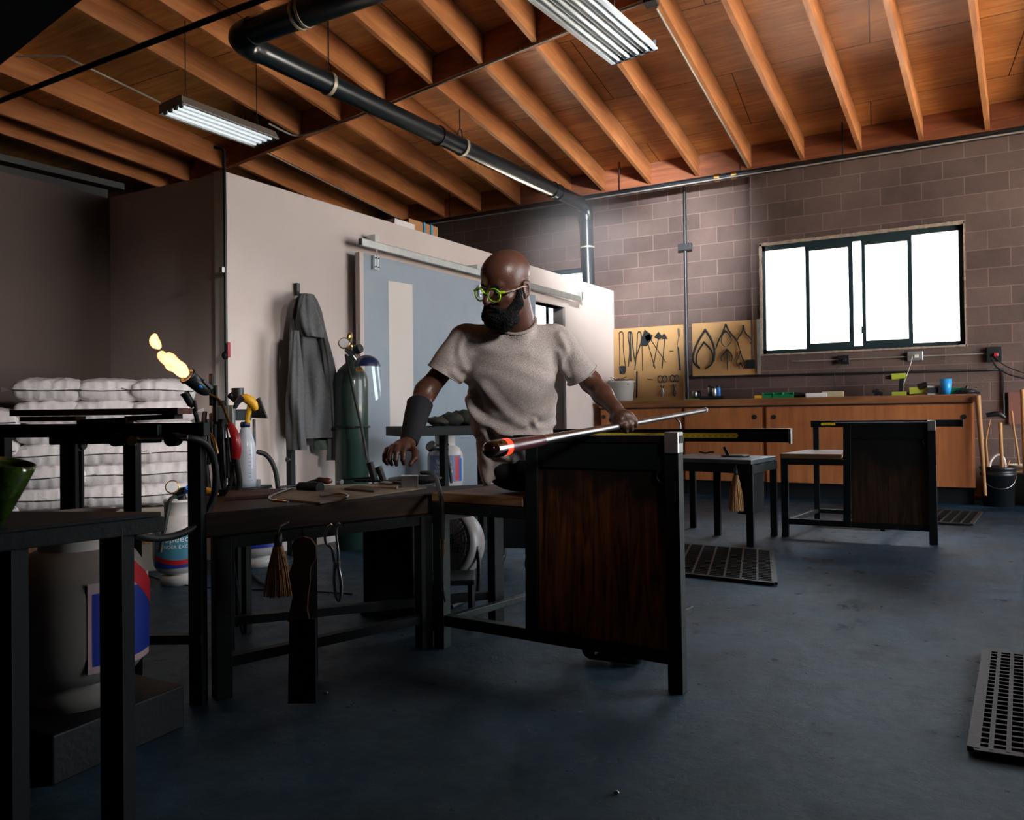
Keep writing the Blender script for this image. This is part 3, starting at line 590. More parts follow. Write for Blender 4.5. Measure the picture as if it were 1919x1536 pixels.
# ------------------------------------------------------------ ceiling light fixtures, wiring
def fixture(c, d, L_, Wd, label, rods, lit=False):
    d = unit(d); x = unit(np.cross(d, V(0, 0, 1))); R = np.array([d, x, (0, 0, 1)]).T
    t = thing('light_fixture', label, 'ceiling light', c + V(0, 0, .08), 'hanging fluorescent fixtures')
    h = MB(); h.prism([(-Wd/2, 0), (-Wd/2 + .05, .075), (Wd/2 - .05, .075), (Wd/2, 0), (Wd/2 - .006, -.004), (Wd/2 - .056, .069), (-Wd/2 + .056, .069), (-Wd/2 + .006, -.004)], c + d*L_/2, x, V(0, 0, 1), L_)
    h.v = [tuple(map(float, p)) for p in h.v]; h.build('housing', mat('taupe enamel', (.20, .17, .14), .5), t)
    rf = MB(); n = 4; w = (Wd - .06)/n
    for i in range(n):
        for k in range(6):
            a0 = math.pi*k/6; a1 = math.pi*(k + 1)/6; xc = -Wd/2 + .03 + w*(i + .5)
            p = [c - x*0 + x*(xc - math.cos(a)*w/2) + V(0, 0, -.001 + math.sin(a)*.045) for a in (a0, a1)]
            rf.add([p[0] - d*L_/2, p[1] - d*L_/2, p[1] + d*L_/2, p[0] + d*L_/2], [(0, 1, 2, 3)], False)
    for sg in (-1, 1): rf.box(c + x*sg*(Wd/2 - .016) + V(0, 0, -.002), (L_, .03, .004), R)
    rf.build('reflector', M['reflector'], t)
    for i in range(n):
        xc = -Wd/2 + .03 + w*(i + .5); q = c + x*xc + V(0, 0, .006)
        tb = MB().cyl(q - d*(L_/2 - .03), q + d*(L_/2 - .03), .0125, n=12).build('tube', M['tube_lit'] if lit else M['tube'], t)
        for sg in (-1, 1): MB().box(q + d*sg*(L_/2 - .02) + V(0, 0, -.002), (.018, .034, .034), R).build('socket', M['plastic_black'], t)
    for sg in (-1, 1): MB().box(c + d*sg*(L_/2 + .002) + V(0, 0, .03), (.004, Wd - .03, .075), R).build('end_plate', M['dark_steel'] if sg > 0 else M['conduit'], t)
    for s in rods:
        q = c + d*s*L_/2 + V(0, 0, .075); mb = MB(); mb.tube([q + d*.03, q + V(0, 0, .14), q - d*.03], .003, 6); mb.tube([q + V(0, 0, .14), (q[0], q[1], roofz(q[1]) + .26)], .004, 6); mb.build('hanger_wire', M['dark_steel'], t)
    return t
M['reflector'] = mat('white reflector', (.80, .86, .88), .28, .25); M['tube'] = mat('unlit fluorescent tube', (.85, .90, .92), .25, coat=.4)
M['tube_lit'] = mat('glowing fluorescent tube', (.85, .90, .92), .25, emit=(.85, .95, 1), es=.22)
a = onz(320, 203, 3.45); b = onz(499, 268, 3.45); fixture((a + b)/2, b - a, float(np.linalg.norm(b - a)), .36, 'fluorescent fixture hanging above the white wall corner, upper left', (-.72, .78), True)
a = onz(1012, -40, 3.45); b = onz(1179, 98, 3.45); fixture((a + b)/2, b - a, 1.22, .36, 'fluorescent fixture cut by the top edge, over the man', (.55, -.8))
c = onroof(489, 222); c[2] += .05; jb = thing('junction_box', 'small metal electrical box on the rafters beside the left fixture', 'electrical box', c)
MB().box(c, (.10, .10, .06), rotz(.2)).build('box', M['dark_steel'], jb, bevel=.003)
mb = MB(); pts = [onroof(503, 230), onroof(530, 244), onroof(552, 254), onroof(575, 250)] + [onroof(x, 315.6 - (x - 423.4)*.4008 + 1) for x in (640, 800)] + [onroof(1076, 50), onroof(1205, 3)]
mb.tube([p + V(0, 0, -.008) for p in pts], .011, 8, sm=1); mb.build('conduit', M['conduit'], jb)
mb = MB(); pts = [onroof(x, y) for x, y in ((30, 104), (120, 103), (180, 132), (300, 190))]; mb.tube([p + V(0, 0, -.01) for p in pts], .010, 8); tag(mb.build('ceiling_conduit', M['conduit']), 'thin grey conduit bent across the rafters in the upper left corner', 'conduit'); mb = MB()
mb.tube([onroof(500, 285) + V(0, 0, -.01), onroof(755, 412) + V(0, 0, -.01)], .010, 8)
tag(mb.build('ceiling_conduit', M['conduit']), 'thin grey conduit clipped to the rafters, running over the white partition', 'conduit')
mb = MB(); mb.tube([onroof(1230, 12) + V(-.0, 0, -.01), onroof(1401, 312) + V(0, 0, -.01)], .010, 8); tag(mb.build('ceiling_conduit', M['conduit']), 'thin pale conduit clipped beside a rafter right of centre, reaching the wall pipe', 'conduit')
c = onroof(1220, 2); MB().box(c, (.1, .1, .05)).build('box', M['dark_steel'], tag(thing('junction_box', 'small metal electrical box at the top edge, right of the fixture', 'electrical box', c)), bevel=.003)
# roll-up track above the left wall
a = onz(-40, 288, 2.80); b = onz(228, 352, 2.80); b2 = onz(0, 318, 2.7)
dtk = thing('overhead_track', 'dusty grey steel track along the top of the dark left wall', 'track', (a + b)/2)
MB().bar(a, b, .10, .05).build('track', mat('dusty track', (.06, .055, .045), .6, .3), dtk, bevel=.004)
a = onz(-40, 312, 2.70); b = onz(200, 366, 2.70); MB().bar(a, b, .05, .08).build('track', mat('dusty track lower', (.05, .046, .04), .6, .3), dtk, bevel=.004)
# boxes on top of the partition
c = onpart(753, 428, -.25); c[2] = PZ; c = c + PU*(-.12); bx = thing('white_box', 'white box lying on top of the white partition', 'box', c); MB().box(c + V(0, 0, .045), (.26, .30, .09), RP).build('carton', mat('white card', (.7, .68, .68), .6), bx, bevel=.004)
c = onpart(806, 440, -.25); c[2] = PZ; bx = thing('cardboard_box', 'brown cardboard box with blue strap on top of the partition, right of the white box', 'box', c)
sc = float((onpart(802, 440, -.05) - C0) @ PU); MB().box(pp(sc, -.25, PZ + .065), (.40, .30, .13), RP).build('carton', mat('cardboard', (.42, .20, .075), .75), bx, bevel=.004)
for dx in (-.0, .1): MB().box(pp(sc + dx, -.095, PZ + .065), (.025, .012, .132), RP).build('strap', mat('cyan strap', (.03, .28, .50), .5), bx)

# ------------------------------------------------------------ tool boards on the block wall
def board(x0, x1, z0, z1, label):
    t = thing('tool_board', label, 'tool board', ((x0 + x1)/2, 9.19, z0), 'tan boards on the block wall')
    MB().box(((x0 + x1)/2, 9.185, (z0 + z1)/2), (x1 - x0, .02, z1 - z0)).build('panel', M['pegboard'], t, bevel=.002); return t
board(-3.104, -2.175, 1.135, 2.10, 'tall tan board of hanging iron tools, left of the upright pipe')
bR = board(-2.066, -1.245, 1.43, 2.10, 'tan board of black calipers, next to the window')
MB().box((-1.262, 9.165, 1.77), (.035, .03, .66)).build('metal_edge', M['galv'], bR); c = ony(1407, 682, 9.16)
MB().box(c, (.11, .02, .11)).build('outlet', M['plastic_black'], bR, bevel=.003)
YB = 9.155
def W(px, py, y=YB): return ony(px, py, y)
def tool(name, label, strokes, plates=(), m='black_steel', grp=None, cat='hand tool'):
    # strokes: (pixel points, radius in m); plates: pixel outlines
    mb = MB()
    for pts, r in strokes: mb.tube([W(*p) for p in pts], r, 8, sm=1 if len(pts) > 2 else 0)
    for poly in plates:
        pts = [W(*p) for p in poly]; mb.prism([(p[0], p[2]) for p in pts], (0, YB + .008, 0), (1, 0, 0), (0, 0, 1), .016)
    return tag(mb.build(name, M[m]), label, cat, grp)
T = lambda x, y: (1100 + x/4.267, 560 + y/4.267)                        # board detail coordinates
g1_ = 'iron tools hung on the tall board'
tool('tongs', 'plain iron tongs hung at the far left of the tall board', [([T(262, 530), T(262, 400), T(258, 300), T(258, 262), T(288, 262), T(292, 310), T(290, 400), T(306, 530)], .006)], [], grp=g1_)
tool('tongs', 'thick bundle-like iron tongs, second from left on the tall board', [([T(330, 540), T(345, 400), T(328, 300), T(330, 262), T(358, 262), T(362, 320), T(372, 430), T(390, 520)], .008), ([T(345, 270), T(348, 400), T(352, 500)], .010)], [], grp=g1_)
tool('tongs', 'narrow iron tongs crossing beside the big paddle, third on the tall board', [([T(382, 570), T(395, 450), T(402, 330), T(404, 262), T(432, 262), T(436, 330), T(410, 420), T(384, 480)], .007)], grp=g1_)
tool('paddle', 'long-handled iron paddle with large dark triangular blade on the tall board', [([T(440, 370), T(445, 575)], .006)], [[T(425, 372), T(430, 330), T(462, 245), T(525, 292), T(512, 322), T(480, 372)]], grp=g1_)
tool('paddle', 'slanting iron rod with small flat head, centre of the tall board', [([T(480, 330), T(500, 400), T(545, 555)], .006)], [[T(462, 300), T(500, 280), T(520, 320), T(480, 340)]], grp=g1_)
tool('paddle', 'iron paddle with pointed head leaning left, centre of the tall board', [([T(572, 310), T(552, 420), T(530, 540)], .006)], [[T(540, 305), T(572, 262), T(600, 300), T(585, 322)]], grp=g1_)
tool('paddle', 'iron paddle with small square head, right of centre on the tall board', [([T(622, 315), T(612, 430), T(600, 555)], .007)], [[T(600, 318), T(605, 285), T(622, 278), T(644, 318)]], grp=g1_)
tool('iron_rod', 'thin crossing iron rod behind the paddles on the tall board', [([T(500, 310), T(560, 400), T(630, 505)], .005)], grp=g1_)
kn = thing('knife_jack', 'single straight blade with dark handle at the right end of the tall board', 'hand tool', W(*T(735, 420)), g1_)
mb = MB(); mb.tube([W(*T(731, 235)), W(*T(735, 300))], .011, 10); mb.build('handle', M['plastic_black'], kn)
mb = MB(); mb.tube([W(*T(735, 300)), W(*T(722, 360)), W(*T(728, 400))], .004, 8, sm=1)
pts = [W(*T(722, 385)), W(*T(736, 385)), W(*T(752, 570)), W(*T(738, 572))]; mb.prism([(p[0], p[2]) for p in pts], (0, YB, 0), (1, 0, 0), (0, 0, 1), .004); mb.build('blade', M['dark_steel'], kn)
tool('peg_hook', 'tiny empty hook right of the paddles on the tall board', [([T(662, 418), T(690, 415)], .004)], cat='hook')
tool('peg_hook', 'empty wire hook low on the tall board, above the shears', [([T(478, 642), T(520, 640)], .003)], cat='hook')
tool('iron_block_tool', 'dark flat bar hanging low on the tall board, beside the white tub', [([T(400, 580), T(398, 790)], .012)], grp=g1_)
tool('squeeze_grip', 'short dark grip with grey plate below the far left tongs', [([T(268, 560), T(290, 600)], .012)], [[T(258, 535), T(312, 535), T(312, 575), T(300, 600), T(262, 600)]], m='dark_steel', grp=g1_)
def shears(cx, cy, lab, open_=False):
    t = thing('shears', lab, 'shears', W(*T(cx, cy)), 'shears hung low on the tall board'); 
    for sg in (-1, 1):
        mb = MB(); c = T(cx + 18*sg, cy - 50); p = W(*c); mb.tube([p + V(.030*math.cos(a), 0, .042*math.sin(a)) for a in np.linspace(0, 2*math.pi, 17)[:-1]], .007, 8, closed=True)
        mb.tube([W(*T(cx + 14*sg, cy - 5)), W(*T(cx, cy + 30))], .007, 8); mb.build('handle', M['plastic_black'], t)
        mb = MB(); mb.tube([W(*T(cx, cy + 25)), W(*T(cx + 8*sg, cy + 60)), W(*T(cx + 3*sg, cy + 95))], [.009, .010, .004], 8); mb.build('blade', M['dark_steel'] if open_ else M['bare_steel'], t)
shears(603, 690, 'bright steel shears hung low on the tall board, left of the dark pair')
shears(700, 685, 'dark heavy shears hung low on the tall board, by the upright pipe', True)
def caliper(lab, top, arms, r, m='black_steel', piv=.012, wing=True):
    t = thing('calipers', lab, 'calipers', W(*T(*top)), 'calipers on the board beside the window')
    for a in arms: mb = MB(); mb.tube([W(*T(*p)) for p in a], [r, r, r*.9, r*.5], 8, sm=1); mb.build('arm', M[m], t)
    if wing: p = W(*T(*top)); MB().cyl(p + V(0, -.012, 0), p + V(0, .01, 0), piv, n=14).build('pivot', M[m], t)
    return t
caliper('largest drop-shaped black calipers at the left of the caliper board', (945, 245), [[(945, 245), (880, 350), (848, 440), (850, 510), (905, 558)], [(945, 245), (1000, 330), (1024, 420), (1012, 510), (945, 560)]], .013)
caliper('drop-shaped calipers nested inside the largest pair', (935, 345), [[(935, 345), (885, 420), (872, 470), (880, 530), (905, 548)], [(935, 345), (990, 400), (1010, 450), (1000, 520), (965, 552)]], .010)
caliper('big calipers with pale hinge at the top middle of the caliper board', (1110, 205), [[(1108, 205), (1085, 270), (1048, 340), (1030, 400)], [(1112, 205), (1135, 260), (1200, 330), (1222, 408)]], .010)
caliper('round inner calipers hanging inside the pale-hinged pair', (1108, 255), [[(1105, 255), (1080, 290), (1070, 350), (1102, 382)], [(1112, 255), (1145, 290), (1158, 340), (1120, 380)]], .006)
caliper('small calipers at the top right of the caliper board', (1250, 215), [[(1250, 215), (1262, 270), (1300, 305), (1322, 330), (1302, 362)], [(1250, 215), (1240, 270), (1215, 300), (1195, 340)]], .008)
caliper('anchor-shaped calipers with thick centre bar, bottom middle of the caliper board', (1120, 405), [[(1120, 405), (1090, 440), (1068, 470), (1080, 500)], [(1120, 405), (1150, 435), (1166, 470), (1155, 500)], [(1120, 405), (1121, 470), (1122, 565)]], .009)
caliper('small wishbone calipers left of the wall outlet', (1226, 420), [[(1226, 420), (1212, 470), (1190, 500), (1205, 540)], [(1226, 420), (1240, 470), (1262, 505), (1240, 540)]], .007)
caliper('tiny calipers hanging lowest on the caliper board', (1228, 515), [[(1228, 515), (1215, 540), (1212, 560)], [(1228, 515), (1245, 540), (1250, 562)]], .005)

# ------------------------------------------------------------ things on the counter (top at z = 1.1225)
CZ = 1.1228
def cp(px, y=8.8): r = ray(px, 750); t = y/r[1]; p = r*t + CAM; p[2] = CZ; return p
tub = thing('plastic_tub', 'white translucent tub of tangled scrap at the left end of the counter', 'tub', cp(1164, 8.85)); c = cp(1164, 8.85)
MB().lathe([(0, 0), (.125, 0), (.15, .02), (.17, .24), (.182, .245), (.182, .262), (.165, .262), (.148, .03), (0, .02)], c).build('body', mat('cloudy plastic', (.42, .43, .40), .4, sss=.0), tub)
mb = MB(); random.seed(3)
for k in range(46):
    a = random.random()*6.3; r = random.random()*.13; p = c + V(r*math.cos(a), r*math.sin(a), .20 + .05*random.random()); q = p + V(random.uniform(-.1, .1), random.uniform(-.1, .1), random.uniform(.0, .07)); mb.tube([p, (p + q)/2 + V(0, 0, .02), q], .005, 6)
o = mb.build('scrap', M['dark_steel'], tub); o['kind'] = 'stuff'
def jar(px, y, r, h, m, lab, lid=True, grp=None):
    c = cp(px, y); t = thing('jar', lab, 'jar', c, grp); MB().lathe([(0, 0), (r, 0), (r, h*.85), (r*.8, h), (0, h)], c, n=20).build('body', M[m], t)
    if lid: MB().lathe([(0, h), (r*.88, h), (r*.88, h + .02), (0, h + .02)], c, n=20).build('lid', M['plastic_black'], t)
jar(1302, 8.82, .035, .11, 'bare_steel', 'shiny steel canister, left of the dark tray on the counter', False)
jar(1309, 8.9, .03, .10, 'dark_steel', 'dark canister behind the shiny steel one on the counter')
jar(1331, 8.85, .030, .16, 'bare_steel', 'tall bright metal canister in the dark tray')
jar(1339, 8.82, .026, .14, 'galv', 'pale canister with dark cap in the dark tray')
jar(1346, 8.85, .03, .15, 'blue', 'blue canister at the right of the dark tray')
mb = MB(); c = cp(1330, 8.78); mb.box(c + V(0, 0, .022), (.34, .10, .044)); tag(mb.build('tray', M['plastic_black']), 'low dark tray on the counter below the caliper board', 'tray')
mb = MB(); c = cp(1298, 8.72); mb.box(c + V(0, 0, .008), (.16, .14, .016), rotz(.1)); tag(mb.build('green_pad', mat('green pad', (.10, .22, .04), .7)), 'flat green pad on the counter by the upright pipe', 'pad')
c = cp(1424, 8.78); bx = MB().box(c + V(0, 0, .02), (.11, .09, .04)).build('yellow_case', M['yellow'], None, bevel=.004); tag(bx, 'small yellow case left of the green bins', 'case')
M['green'] = mat('green plastic', (.01, .24, .09), .35)
def binn(px, lab, y=8.8, m='green', s=1):
    c = cp(px, y); mb = MB(); w, d, h = .115*s, .13*s, .07*s
    mb.box(c + V(0, 0, .003), (w, d, .006)); mb.box(c + V(-w/2, 0, h/2), (.005, d, h)); mb.box(c + V(w/2, 0, h/2), (.005, d, h)); mb.box(c + V(0, d/2, h/2), (w, .005, h)); mb.box(c + V(0, -d/2, h*.3), (w, .005, h*.6)); mb.box(c + V(0, .01, h*.35), (w*.85, d*.7, h*.5), rotz(.2))
    tag(mb.build('parts_bin', M[m], None, bevel=.002), lab, 'bin', 'green parts bins on the counter')
binn(1440, 'leftmost green parts bin, beside the yellow case'); binn(1457, 'second green parts bin from the yellow case'); binn(1478, 'third green parts bin, next to the black pile'); binn(1794, 'green parts bin right of the blue cup', 8.85, s=1.1)
mb = MB(); c = cp(1500, 8.8); mb.ell(c + V(0, 0, .03), (.10, .07, .035)); mb.ell(c + V(-.05, .02, .04), (.05, .05, .035)); mb.ell(c + V(.07, .01, .03), (.05, .05, .03)); tag(mb.build('black_cloth', M['plastic_black']), 'crumpled black cloth right of the green bins', 'cloth')
mb = MB(); c = cp(1530, 8.75); mb.box(c + V(0, 0, .025), (.22, .14, .05), rotz(.05)); tag(mb.build('white_packet', M['white_label'], None, bevel=.008), 'white packet lying on the counter under the window', 'packet')
mb = MB(); c = cp(1561, 8.78); mb.box(c + V(0, 0, .032), (.22, .12, .064)); tag(mb.build('cream_box', mat('cream card', (.45, .40, .22), .7), None, bevel=.006), 'cream coloured box right of the white packet', 'box')
def shp(name, label, cat, px, parts, y=8.8):
    c = cp(px, y); t = thing(name, label, cat, c)
    for pn, m, fn in parts: mb = MB(); fn(mb, c); mb.build(pn, M[m] if isinstance(m, str) else m, t, bevel=.003)
shp('pistol_grip_tool', 'small dark pistol-shaped tool lying on the counter under the wall outlet', 'hand tool', 1645, [('body', 'plastic_black', lambda m, c: (m.bar(c + V(-.05, 0, .06), c + V(.05, 0, .02), .04, .04), m.bar(c + V(-.02, 0, 0), c + V(0, 0, .08), .03, .035)))])
M['lime'] = mat('yellow green plastic', (.42, .50, .05), .4)
shp('cordless_drill', 'yellow green cordless drill standing upright on the counter', 'drill', 1685, [('motor_housing', 'lime', lambda m, c: (m.cyl(c + V(-.07, 0, .205), c + V(.07, 0, .215), .036, .032),)), ('chuck', 'plastic_black', lambda m, c: m.cyl(c + V(-.13, 0, .20), c + V(-.07, 0, .205), .016, .026)), ('grip', 'plastic_black', lambda m, c: m.bar(c + V(.03, 0, .19), c + V(.015, 0, .04), .038, .045)), ('battery', 'lime', lambda m, c: m.box(c + V(.0, 0, .022), (.14, .08, .044)))])
shp('heat_gun', 'yellow and black power tool lying on the counter, left of the blue cup', 'power tool', 1722, [('housing', 'lime', lambda m, c: (m.bar(c + V(-.09, 0, .05), c + V(.07, 0, .06), .07, .07),)), ('motor', 'plastic_black', lambda m, c: (m.cyl(c + V(.0, 0, .08), c + V(.08, 0, .11), .045, .04), m.bar(c + V(-.14, 0, .02), c + V(-.02, 0, .03), .03, .03)))])
shp('battery_charger', 'grey battery charger touching the blue cup', 'charger', 1748, [('case', 'galv', lambda m, c: m.box(c + V(0, 0, .05), (.13, .11, .10), rotz(.2))), ('face', 'plastic_black', lambda m, c: m.box(c + V(-.0, -.06, .05), (.10, .01, .06), rotz(.2)))])
c = cp(1773, 8.72); MBc = MB().lathe([(0, 0), (.040, 0), (.056, .165), (.052, .165), (.037, .006), (0, .006)], c, n=24); tag(MBc.build('plastic_cup', mat('blue cup', (.02, .30, .75), .35, emit=None)), 'bright blue plastic cup near the right end of the counter', 'cup')
mb = MB(); c = cp(1812, 8.75); mb.ell(c + V(0, 0, .03), (.09, .07, .03)); mb.box(c + V(-.0, 0, .012), (.22, .12, .02)); mb.cyl(c + V(-.02, 0, .04), c + V(.01, 0, .09), .02, .012); tag(mb.build('metal_scrap', M['dark_steel']), 'small heap of dark metal fittings at the right end of the counter', 'fittings')
# outlets, conduits and cords under the window
def outlet(px, py, w, h, m, lab, plug=None):
    c = ony(px, py, 9.17); t = thing('wall_outlet', lab, 'outlet', c, 'outlets on the block wall'); MB().box(c, (w, .05, h)).build('cover', M[m], t, bevel=.005)
    if plug: MB().box(c + V(.01, -.035, -.005), (.04, .04, .035)).build('plug', M[plug], t, bevel=.005)
outlet(1581, 674, .12, .10, 'dark_steel', 'dark outlet box below the window with a black plug', 'plastic_black'); outlet(1715, 667, .15, .10, 'galv', 'pale outlet box below the window with white cord', 'white_paint'); outlet(1863, 664, .14, .16, 'plastic_black', 'black outlet box with red plug, right of the window', 'red')
mb = MB(); mb.tube([ony(1484, 677, 9.18), ony(1700, 668, 9.18), ony(1850, 662, 9.18)], .008, 8); tag(mb.build('wall_conduit', M['conduit']), 'thin horizontal conduit joining the outlets below the window', 'conduit')
mb = MB(); mb.tube([ony(1290, 707, 9.18), ony(1500, 702, 9.18), ony(1880, 692, 9.18), ony(1881, 780, 9.18)], .014, 8); tag(mb.build('air_line', M['plastic_black']), 'dark pipe running along the wall below the outlets', 'pipe')
mb = MB(); mb.tube([ony(1575, 680, 9.12), ony(1562, 700, 9.1), ony(1567, 728, 9.1), cp(1568, 9.0) + V(0, 0, .02)], .004, 6, sm=2); tag(mb.build('power_cord', M['plastic_black']), 'thin black cord hanging from the dark outlet to the counter', 'cord')
mb = MB(); mb.tube([ony(1710, 668, 9.12), ony(1706, 685, 9.05), ony(1696, 712, 8.95), cp(1690, 8.86) + V(0, 0, .06)], .004, 6, sm=2); tag(mb.build('power_cord', M['white_paint']), 'white cord hanging from the pale outlet towards the drill', 'cord')
mb = MB(); mb.tube([ony(1858, 672, 9.12), ony(1868, 690, 9.08), ony(1895, 704, 9.05), ony(1935, 712, 9.05)], .008, 6, sm=2); tag(mb.build('power_cord', M['plastic_black']), 'thick black cord drooping right from the red plug, lower of two', 'cord')
mb = MB(); mb.tube([ony(1864, 668, 9.14), ony(1880, 684, 9.12), ony(1905, 694, 9.12), ony(1940, 706, 9.12)], .006, 6, sm=2); tag(mb.build('power_cord', M['plastic_black']), 'black cord drooping right from the red plug, upper of two', 'cord')

# ------------------------------------------------------------ buckets of tools at the right
def bucket(c, m, lab, grip=True):
    t = thing('bucket', lab, 'bucket', c, 'plastic buckets by the block wall'); r = .15
    MB().lathe([(0, .003), (r*.86, 0), (r*.93, .30), (r*1.03, .305), (r*1.03, .335), (r*.96, .337), (r*1.0, .365), (r*1.06, .368), (r*1.06, .395), (r*.98, .395), (r*.86, .02), (0, .02)], c, n=32).build('body', M[m], t)
    if grip: MB().tube([c + V(-r*1.05, 0, .35), c + V(-r*.8, -r*.75, .22), c + V(0, -r*1.08, .17), c + V(r*.8, -r*.75, .22), c + V(r*1.05, 0, .35)], .004, 6, sm=2).build('bail', M['bare_steel'], t)
    return t
bc = V(1.08, 8.62, 0); bucket(bc, 'plastic_black', 'black bucket of old tools standing right of the cabinets')
M['cream'] = mat('cream plastic', (.55, .52, .38), .5); bucket(V(1.36, 8.98, 0), 'cream', 'cream bucket behind the two black buckets', False); bucket(V(1.55, 8.66, 0), 'plastic_black', 'black bucket cut by the right edge of the photo')
def stick(pts, r, m, name, lab, cat='tool'):
    mb = MB(); mb.tube([V(p) for p in pts], r, 10, sm=2 if len(pts) > 2 else 0); tag(mb.build(name, M[m]), lab, cat)
def bp(px, py, y=8.62): return ony(px, py, y)
stick([bc + V(-.02, .02, .05), bp(1852, 872), bp(1862, 855), bp(1874, 850), bp(1884, 862), bc + V(.06, .0, .30)], .012, 'white_paint', 'hoop_handle', 'white curved hoop sticking out of the black tool bucket')
stick([bp(1852, 862) + V(0, 0, -.3), bp(1848, 840), bp(1847, 825), bp(1856, 785)], [.014, .014, .007, .006], 'handle_wood', 'thin_stick', 'thin bent stick rising from the left of the tool bucket')
stick([bp(1878, 880), bp(1876, 830), bp(1874, 792)], [.02, .016, .02], 'handle_wood', 'axe_handle', 'curved pale wooden handle standing in the middle of the tool bucket')
stick([bp(1848, 778), bp(1872, 774), bp(1884, 783)], [.02, .03, .012], 'dark_steel', 'mattock', 'dark iron pick head at the top of the pale curved handle')
stick([bp(1884, 880), bp(1892, 862)], .009, 'handle_wood', 'short_stick', 'short stick leaning at the right rim of the tool bucket')
stick([bp(1910, 875, 8.95), bp(1908, 850, 8.95), bp(1900, 805, 9.0), bp(1896, 770, 9.05)], .010, 'handle_wood', 'long_stick', 'thin wooden stick leaning on the wall in the cream bucket')
stick([bp(1922, 890, 8.7), bp(1919, 800, 8.75), bp(1916, 730, 8.8)], .022, 'handle_wood', 'broom_handle', 'thick pale broom handle at the extreme right edge')
c = ony(1908, 765, 9.18); tag(MB().box(c, (.17, .03, .34)).build('wall_plate', M['red_label'] if False else mat('rust brown plate', (.16, .06, .04), .7)), 'rust brown plate on the wall behind the leaning sticks', 'plate')

# ------------------------------------------------------------ floor mats
def fmat(corners, lab, nx, ny):
    c = sum(corners)/4; t = thing('rubber_mat', lab, 'mat', c, 'perforated rubber floor mats'); A_, B_, C_, D_ = corners
    P = lambda u, v: (A_*(1 - u) + B_*u)*(1 - v) + (D_*(1 - u) + C_*u)*v + V(0, 0, .012)
    mb = MB(); wu = .010
    for i in range(nx + 1): mb.bar(P(i/nx, 0), P(i/nx, 1), .012 if 0 < i < nx else .03, .014)
    for j in range(ny + 1): mb.bar(P(0, j/ny), P(1, j/ny), .010 if 0 < j < ny else .03, .012)
    o = mb.build('grid', M['rubber'], t)
    MB().add([P(0, 0) - V(0, 0, .009), P(1, 0) - V(0, 0, .009), P(1, 1) - V(0, 0, .009), P(0, 1) - V(0, 0, .009)], [(0, 1, 2, 3)]).build('underside', M['rubber'], t)
m1 = onz(1446, 1036, 0); m2 = onz(1452, 1097, 0); dv = unit(V(-1, .08, 0)); fmat([m1 + dv*1.3, m1, m2, m2 + dv*1.3], 'black rubber mat on the floor just right of the front bench leg', 14, 22)
m1 = onz(1838, 962, 0); m2 = onz(1820, 985, 0); fmat([m1 + dv*.9, m1, m2, m2 + dv*.9], 'black rubber mat behind the right leg of the empty bench', 12, 14)
m1 = onz(1850, 1226, 0); m2 = onz(1824, 1412, 0); dv2 = V(1, .05, 0); fmat([m1, m1 + dv2*.9, m2 + dv2*.9, m2], 'black rubber mat cut by the right edge in the foreground', 22, 24)

# ------------------------------------------------------------ sacks
def sack(c, L_, Wd, Hh, ang, label, seed, group='white sacks piled against the left wall'):
    rs = np.random.RandomState(seed); nu, nv = 44, 30; mb = MB(); vs = []
    ph = rs.rand(24)*6.28; am = rs.rand(8)
    R = rotz(ang)
    def nz(x, y, s): return sum(math.sin(x*f1*s + ph[i])*math.cos(y*f2*s + ph[i + 8])*am[i] for i, (f1, f2) in enumerate(((9, 5), (5, 13), (17, 8), (11, 21), (27, 13), (31, 33), (45, 20), (22, 50))))/4
    for side in (1, -1):
        for j in range(nv + 1):
            for i in range(nu + 1):
                u = 2*i/nu - 1; v = 2*j/nv - 1
                pr = max(0, (1 - abs(u)**3.2))**.33*max(0, (1 - abs(v)**3.4))**.33
                x = u*L_/2*(1 - .06*abs(v)**4); y = v*Wd/2*(1 - .05*abs(u)**4)
                w = nz(x*2.2, y*2.2, 1); edge = 1 - pr
                z = side*pr*Hh/2*(1 + .16*w) + .004*edge*math.sin(u*20 + v*9 + ph[3]) + .006*edge*w + .004*nz(x*8, y*8, 2)
                x += .003*edge*math.sin(v*14 + ph[5]); y += .0022*edge*math.sin(u*17 + ph[6]) + .006*edge*nz(x*6, y*6, 2)
                vs.append(c + V(0, 0, Hh/2) + R @ V(x, y, z))
    n1 = (nu + 1)*(nv + 1); fs = []
    for j in range(nv):
        for i in range(nu):
            a = j*(nu + 1) + i; fs.append((a, a + 1, a + nu + 2, a + nu + 1)); b = a + n1; fs.append((b, b + nu + 1, b + nu + 2, b + 1))
    mb.add(vs, fs, False); t = thing('sack', label, 'sack', c, group); mb.build('bag', M['sack'], t)
    st = MB(); yy = -Wd/2*.985                                       # sewn dark seam along the front edge
    st.tube([c + V(0, 0, Hh/2) + R @ V(x, yy - .003, .004*math.sin(x*12 + ph[3])) for x in np.linspace(-L_*.46, L_*.46, 14)], .0035, 6); st.build('seam', M['seam'], t)
    for k in range(2):                                               # folded corner tabs
        sg = 1 - 2*k; q = c + V(0, 0, Hh/2) + R @ V(sg*L_*.47, -Wd*.44, .0); fb = MB()
        fb.add([q, q + R @ V(sg*.05, -.02, .018), q + R @ V(sg*.06, .03, -.01), q + R @ V(sg*.01, .05, .015), q + R @ V(-sg*.02, .02, .03)], [(0, 1, 2), (0, 2, 3), (0, 3, 4)]); fb.build('corner_tab', M['sack'], t)
M['sack'] = mat('white woven sack', (.80, .76, .76), .5, var=.18, scale=5, bump=.35, bscale=26); M['seam'] = mat('dark seam', (.03, .025, .03), .7)
